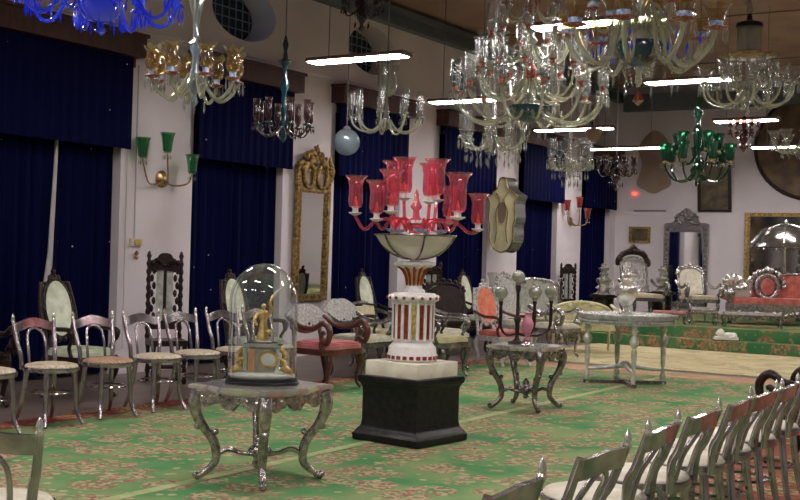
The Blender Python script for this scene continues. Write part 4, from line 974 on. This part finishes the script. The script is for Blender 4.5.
# gilded mirror leaning from pillar 2
def frame_ring(m_,y0,y1,z0,z1,w,x0,x1):
    m_.box(x0,x1,y0,y0+w,z0,z1); m_.box(x0,x1,y1-w,y1,z0,z1); m_.box(x0,x1,y0+w,y1-w,z0,z0+w); m_.box(x0,x1,y0+w,y1-w,z1-w,z1)
t=thing('gilded_mirror','tall narrow gilded mirror with carved crest on the second pillar','mirror',(XW+.02,13.27,.80)); t.rotation_euler=(0,math.radians(.8),0); t.scale=(1,.93,.985)
m_=MB(); frame_ring(m_,-.43,.43,0,1.95,.085,0,.06); frame_ring(m_,-.37,.37,.06,1.62,.03,.05,.075); m_.box(0,.05,-.35,.35,1.56,1.60)
for k in range(14):
    for q in (-1,1): m_.ball((.055,q*.39,.1+k*.13),.022,7,5)
m_.build('frame',M['gold'],t)
m_=MB(); m_.box(.005,.03,-.35,.35,.08,1.57); m_.build('mirror_glass',M['mirror'],t)
m_=MB(); m_.box(.005,.035,-.35,.35,1.60,1.87); m_.build('painted_panel',M['tanboard'],t)
m_=MB()
rnd=random.Random(3)
for q in (-1,1): m_.tube([(.07,q*.17+.13*math.cos(TAU*k/14),1.80+.17*math.sin(TAU*k/14)) for k in range(14)],.03,7,1,True)
for k in range(46):
    a=PI*rnd.random(); r=.22+.2*rnd.random(); m_.ball((.05+.03*rnd.random(),r*math.cos(a)*1.05,1.86+r*math.sin(a)*.72),.035+.02*rnd.random(),7,5)
for k in range(10): m_.ball((.06,-.05+.1*rnd.random(),2.12+.015*k),.045-.003*k,7,5)
m_.tube([(.05,.40,1.7),(.07,.44,1.9),(.05,.38,2.05),(.06,.44,2.15)],[.02,.035,.03,.01],7,4); m_.build('carved_crest',M['gold'],t)

# cream painted shield on pillar 4 with mirrored side
t=thing('painted_shield','cream painted shield shaped case with mirrored side on the fourth pillar','shield',(-9.56,18.76,2.25),-1.70)
sh=[(0,.70),(.07,.66),(.12,.50),(.30,.38),(.33,.34),(.28,.22),(.30,-.05),(.26,-.2),(.27,-.42),(.18,-.60),(.08,-.66),(0,-.68)]
poly=sp2([(a,b) for a,b in sh]+[(-a,b) for a,b in reversed(sh[1:-1])],3)
m_=MB(); m_.prism(poly,-.16,.15,'x'); m_.build('case',M['shieldside'],t)
m_=MB(); m_.prism([(a*.97,b*.98) for a,b in poly],.15,.165,'x'); m_.build('face',M['goldface'],t)
m_=MB(); m_.tube([(.17,a*.97,b*.98) for a,b in poly],.012,5,1,True)
for q in (-1,1): m_.tube([(.172,q*.14,.42),(.172,q*.04,.28),(.172,q*.13,.05),(.172,q*.10,-.25),(.172,q*.14,-.5)],.008,5,4)
m_.build('edge_moulding',M['gold'],t)
m_=MB(); m_.prism([(.09*math.cos(TAU*k/20),.05+.2*math.sin(TAU*k/20)) for k in range(20)],.165,.172,'x'); m_.build('oval_picture',M['tanboard'],t)
m_=MB(); m_.box(-.05,.05,-.40,-.2,-.04,.04); m_.build('wall_bracket',M['wood'],t)

# ------------------------------------------------------------------ back wall pieces
def picture(name,label,x0,x1,z0,z1,w,fm,pmn,dep=.05,cat='picture',y=YB,tilt=0):
    t=thing(name,label,cat,((x0+x1)/2,y,z0)); t.rotation_euler=(tilt,0,0); W=(x1-x0)/2; H_=z1-z0
    m_=MB(); m_.box(-W,-W+w,-dep,0,0,H_); m_.box(W-w,W,-dep,0,0,H_); m_.box(-W+w,W-w,-dep,0,0,w); m_.box(-W+w,W-w,-dep,0,H_-w,H_)
    m_.box(-W+w,-W+w*1.35,-dep*.7,0,w,H_-w); m_.box(W-w*1.35,W-w,-dep*.7,0,w,H_-w); m_.build('frame',M[fm],t)
    m_=MB(); m_.box(-W+w,W-w,-dep*.4,-dep*.1,w,H_-w); m_.build('picture_surface',M[pmn],t); return t
picture('framed_picture','small framed picture left of the silver mirror on the back wall',-9.60,-9.10,1.91,2.27,.045,'gold','oilpaint')
picture('framed_picture','dark framed picture tilted forward below the green chandelier',-8.02,-7.28,2.62,3.72,.05,'wood','oilpaint',.05,tilt=math.radians(7))
t=picture('large_framed_mirror','very large gold framed mirror on the back wall behind the parasol',-6.97,-4.0,.70,2.60,.08,'gold','smokemirror',.08,'mirror')
for x in (-.9,):
    pass
t=thing('silver_mirror','large silver framed mirror with carved crest on the back wall','mirror',(-8.26,YB,.50))
m_=MB(); m_.box(-.50,-.39,-.09,0,0,1.80); m_.box(.39,.50,-.09,0,0,1.80); m_.box(-.40,.40,-.09,0,1.66,1.80); m_.box(-.40,.40,-.09,0,0,.12)
for k in range(16):
    for q in (-1,1): m_.ball((q*.445,-.09,.06+k*.11),.032,7,5)
m_.build('frame',M['silver'],t)
m_=MB(); m_.box(-.40,.40,-.05,-.02,.12,1.66); m_.build('mirror_glass',M['mirror'],t)
m_=MB(); m_.prism(sp2([(-.44,1.79),(-.46,1.86),(-.30,1.88),(-.24,2.0),(-.10,2.14),(0,2.2),(.10,2.14),(.24,2.0),(.30,1.88),(.46,1.86),(.44,1.79)],3),-.07,-.005,'y')
rnd=random.Random(5)
for k in range(30):
    a=PI*rnd.random(); r=.1+.17*rnd.random(); m_.ball((r*math.cos(a)*1.2,-.07,1.84+r*math.sin(a)),.035,7,5)
m_.build('carved_crest',M['silver'],t)
m_=MB(); m_.prism(sp2([(-.36,.95),(0,1.3),(.36,.95),(.28,.5),(.40,.1),(.2,-.05),(0,-.12),(-.2,-.05),(-.40,.1),(-.28,.5)],4),YB-.055,YB-.005,'y'); m_.v=[(x-9.05,y,z+3.15) for x,y,z in m_.v]
tag(m_.build('tan_shield_panel',M['tanboard']),'faint tan violin shaped panel high on the back wall left of the green chandelier','panel')
t=thing('round_painting','huge dark round painting high on the back wall at the right edge','painting',(-5.55,YB,4.0))
m_=MB(); m_.prism([(1.22*math.cos(TAU*k/48),1.10*math.sin(TAU*k/48)) for k in range(48)],-.06,0,'y'); m_.build('canvas',M['oilbrown'],t)
m_=MB(); m_.tube([(1.24*math.cos(TAU*k/48),-.04,1.12*math.sin(TAU*k/48)) for k in range(48)],.045,8,1,True); m_.build('frame',M['wood'],t)
tag(MB().box(-9.5,-8.75,YB-.03,YB,2.62,2.65).build('wall_bracket_bar',M['rod']),'thin horizontal bar fixed on the back wall above the small picture','bar')
tag(MB().box(-9.55,-9.45,YB-.04,YB,3.0,3.05).build('alarm_light',pm('red_led',(.5,.02,.01),.3,emis=((1,.05,.03),2))),'tiny red light on the back wall below the small dark chandelier','light')

# ------------------------------------------------------------------ stage furniture
ZS=.385
def urnlamp(label,x,y,base,s=1.0):
    t=thing('silver_pillar_lamp',label,'ornament',(x,y,ZS)); 
    m_=MB(); m_.lathe([(.26,0),(.24,.05),(.2,.08),(.2,base-.05),(.27,base-.03),(.27,base)],18); m_.build('stand',M['wood'],t)
    m_=MB(); m_.lathe([(r*s,base+z*s) for r,z in [(.22,0),(.24,.02),(.15,.05),(.10,.10),(.17,.15),(.10,.20),(.14,.26),(.15,.32),(.07,.36),(.09,.42),(.05,.46),(.10,.50),(.11,.54),(.06,.56),(.06,.62)]],20); m_.build('silver_tower',M['polished'],t)
    return t
urnlamp('tiered silver tower ornament at the left end of the stage',-8.6,21.1,.42)
urnlamp('tiered silver tower ornament between the two silver armchairs',-7.85,22.3,.50,.85)
sc=armchair('silver state armchair with dark arched crest behind the urn',(-7.68,20.75,ZS),-.75,'darksilver','tan','arch','silver',.45,.34,.30,1.28,'scroll')
m_=MB(); rnd=random.Random(8)
for k in range(22):
    a=PI*k/21; m_.ball((-.42-.02*rnd.random(),.31*math.cos(a),1.06+.24*math.sin(a)),.05+.02*rnd.random(),7,5,.6)
for k in range(5): m_.ball((-.44,-.06+.03*k,1.33+.03*(2-abs(k-2))),.045,7,5)
m_.build('dark_crest',M['wood'],sc)
armchair('silver state armchair with pale back panel before the silver mirror',(-6.78,21.25,ZS),-.85,'silver','tan','arch','cream',.45,.31,.30,1.05,'scroll')
def stool(label,x,y,w,d,h,seat,rz=0,frame='silver'):
    t=thing('low_stool',label,'stool',(x,y,ZS),rz)
    m_=MB(); m_.box(-w/2,w/2,-d/2,d/2,h-.07,h-.02); leafy(m_,[(-w/2+w*k/9,-d/2,h-.07) for k in range(10)],.02,2); m_.build('frame',M[frame],t)
    m_=MB(); m_.box(-w/2+.02,w/2-.02,-d/2+.02,d/2-.02,h-.02,h+.02); m_.build('seat_cushion',M[seat],t)
    for sx in (-1,1):
        for sy in (-1,1):
            m_=MB(); x_,y_=sx*(w/2-.03),sy*(d/2-.03); m_.tube([(x_,y_,h-.05),(x_+.02*sx,y_,h*.6),(x_-.01*sx,y_,h*.25),(x_+.02*sx,y_,.014)],[.028,.024,.016,.018],7,3); m_.build('leg',M[frame],t)
    return t
stool('low bench with a red cushion left of the silver footstool on the stage',-6.85,19.86,.60,.24,.22,'pinkseat',.42,'darksilver')
stool('silver footstool with glass top at the front of the stage',-6.33,20.15,.46,.34,.30,'greentop',.45)
stool('long low silver table in front of the red sofa',-5.52,20.35,1.0,.40,.24,'greentop',.4,'darksilver')
# red sofa with medallion crest
t=thing('red_sofa','long red velvet sofa with silver frame and medallion crest on the stage','sofa',(-5.10,21.85,ZS),.42)
W=1.25; 
m_=MB(); m_.box(-W,W,-.34,.30,.15,.38); 
for k in range(24): m_.ball((-W+2*W*(k+.5)/24,-.35,.20+.02*math.sin(k*1.9)),.05,8,6,1,.5,1)
m_.build('seat_frame',M['silver'],t)
m_=MB(); m_.box(-W+.04,W-.04,-.33,.26,.36,.45); m_.box(-W+.06,W-.06,-.30,.22,.45,.49); m_.build('seat_cushion',M['red'],t)
m_=MB(); pts=[(-W+.05,.40),(-W+.1,.62),(-.75,.66),(-.45,.82),(-.2,.90),(.2,.90),(.45,.82),(.75,.66),(W-.1,.62),(W-.05,.40)]; m_.prism(sp2(pts,3),.20,.30,'y'); m_.build('backrest',M['red'],t)
m_=MB(); m_.tube([(a,.24,b+.03) for a,b in pts],.035,8,3); m_.prism([(-.52+.36*math.cos(PI*k/14),.66+.36*math.sin(PI*k/14)) for k in range(15)],.17,.22,'y')
for cx in (-.52,):
    m_.tube([(cx+.20*math.cos(TAU*k/20),.17,.70+.22*math.sin(TAU*k/20)) for k in range(20)],.055,8,1,True); leafy(m_,[(cx+.30*math.cos(PI*k/12),.17,.70+.30*math.sin(PI*k/12)) for k in range(13)],.06,9)
m_.build('back_frame',M['silver'],t)
m_=MB(); m_.prism([(-.52+.12*math.cos(TAU*k/20),.70+.15*math.sin(TAU*k/20)) for k in range(20)],.13,.2,'y'); m_.build('medallion',M['red'],t)
for q in (-1,1):
    m_=MB(); m_.tube([(q*W,.26,.66),(q*W,.1,.62),(q*W,-.15,.58),(q*(W+.03),-.33,.56),(q*W,-.30,.40)],[.05,.05,.05,.07,.05],8,3); m_.ball((q*W,-.34,.57),.09,10,8); m_.build('arm',M['silver'],t)
    for yy in (-.28,.24):
        m_=MB(); m_.lathe([(.035,0),(.05,.03),(.03,.08),(.05,.14),(.045,.2)],10,(q*(W-.08),yy,0)); m_.build('leg',M['silver'],t)
# crumpled silver cushions / peacock on the sofa's left arm
t=thing('embossed_silver_bolster','pile of shiny embossed silver relief leaning at the left end of the red sofa','ornament',(-6.08,21.45,ZS+.50),.42)
m_=MB(); rnd=random.Random(11)
for k in range(26):
    m_.M=Matrix.Translation((-.20+.40*rnd.random(),-.03+.12*rnd.random(),.10+.24*rnd.random()))@Matrix.Rotation(rnd.random()*6,4,'X')@Matrix.Rotation(rnd.random()*6,4,'Z'); m_.ball((0,0,0),.08+.05*rnd.random(),5,3,1.3,.6,.8)
m_.sm=[False]*len(m_.sm); m_.M=Matrix.Identity(4)
m_.cbox((0,.02,.06),(.44,.16,.12)); m_.build('relief',M['polished'],t)
# silver parasol over the sofa
t=thing('silver_parasol','faceted silver parasol canopy on a pole above the red sofa','parasol',(-5.52,22.55,ZS),.2); t.scale=(1,1,.96)
m_=MB(); m_.lathe([(.70,1.50),(.69,1.54),(.42,1.86),(.12,1.95),(0,1.97),(0,1.95),(.11,1.93),(.41,1.83),(.67,1.53),(.69,1.50)],8,cap=False)
m_.sm=[False]*len(m_.sm); m_.build('canopy',M['canopy'],t)
for k in range(8):
    a=TAU*k/8; m_=MB(); m_.tube([(.70*math.cos(a),.70*math.sin(a),1.50),(.42*math.cos(a),.42*math.sin(a),1.865),(.12*math.cos(a),.12*math.sin(a),1.955),(0,0,1.975)],.014,6,1); m_.build('rib',M['silver'],t)
m_=MB(); m_.lathe([(.12,0),(.12,.03),(.02,.06),(.018,1.97),(.04,2.02),(0,2.08)],10); m_.build('pole',M['polished'],t)
m_=MB()
for k in range(32):
    a=TAU*k/32; m_.drop((.64*math.cos(a),.64*math.sin(a),1.5),.02,.06)
m_.build('fringe',M['silver'],t)
# relief / statue in front of big mirror
t=thing('carved_stone_relief','brown carved relief standing behind the red sofa under the parasol','relief',(-4.95,23.5,ZS))
m_=MB(); rnd=random.Random(2); m_.box(-.55,.55,-.08,.12,0,.9)
for k in range(40): m_.ball((-.5+rnd.random(),-.06,.5+1.1*rnd.random()),.09+.07*rnd.random(),8,6,1,.7,1)
m_.build('figures',M['darksilver'],t)
# reclining white lion
t=thing('lion_figurine','small white reclining lion figurine on a dark base on the lower step','figurine',(-5.70,19.43,.19),.45)
m_=MB(); m_.box(-.22,.22,-.09,.09,0,.015); m_.build('dark_base',M['wood'],t)
m_=MB(); m_.box(-.20,.20,-.08,.08,.015,.04); m_.build('plinth',M['lion'],t)
m_=MB(); m_.ball((.05,0,.085),.065,14,9,1.9,.95,.85); m_.ball((.13,0,.085),.06,12,8,1,1.1,.9); m_.ball((-.09,-.01,.125),.068,14,9,1,1,1.05); m_.ball((-.135,-.02,.12),.035,10,7,1.1,.9,.9)
for q in (-1,1):
    m_.ball((-.075,q*.045,.185),.014,7,5); m_.tube([(-.06,q*.045,.06),(-.13,q*.045,.052),(-.18,q*.045,.05)],[.024,.02,.018],8,3); m_.tube([(.14,q*.06,.07),(.08,q*.075,.055),(.04,q*.075,.05)],[.03,.022,.018],8,3)
m_.tube([(.18,0,.06),(.2,-.05,.05),(.14,-.075,.05)],[.012,.009,.012],6,3)
m_.build('lion_body',M['lion'],t)

# dark curved armchair peeping at the right edge
armchair('black carved armchair with round scrolled arm at the right edge beyond the chairs',(-1.95,8.9,.013),PI-.2,'wood','wood','rect','wood',.42,.27,.25,.86,'scroll')

# ------------------------------------------------------------------ camera
cam=bpy.data.cameras.new('camera'); co=bpy.data.objects.new('camera',cam); COL.objects.link(co)
cam.sensor_width=36; cam.lens=1150/800*36; cam.clip_end=100
cam.shift_y=0
cam.shift_y=(254-250)/800.0
roll=math.atan(.028)
fwd=Vector((-math.sin(yaw),math.cos(yaw),0)); right=Vector((math.cos(yaw),math.sin(yaw),0)); up=Vector((0,0,1))
# picture content is turned clockwise, so the camera is rolled anticlockwise
r2=right*math.cos(roll)+up*math.sin(roll); u2=-right*math.sin(roll)+up*math.cos(roll)
co.matrix_world=Matrix(((r2.x,u2.x,-fwd.x,0),(r2.y,u2.y,-fwd.y,0),(r2.z,u2.z,-fwd.z,1.5),(0,0,0,1)))
S.camera=co
w=bpy.data.worlds.new('world'); S.world=w; w.use_nodes=True
w.node_tree.nodes['Background'].inputs[0].default_value=(.3,.4,.6,1); w.node_tree.nodes['Background'].inputs[1].default_value=.05
S.view_settings.view_transform='Standard'; S.view_settings.look='None'; S.view_settings.gamma=1; S.view_settings.use_curve_mapping=False
S.view_settings.exposure=1.22
S.cycles.transparent_max_bounces=40; S.cycles.max_bounces=7
S.cycles.use_denoising=True
S.cycles.sample_clamp_indirect=4
S.cycles.caustics_reflective=False
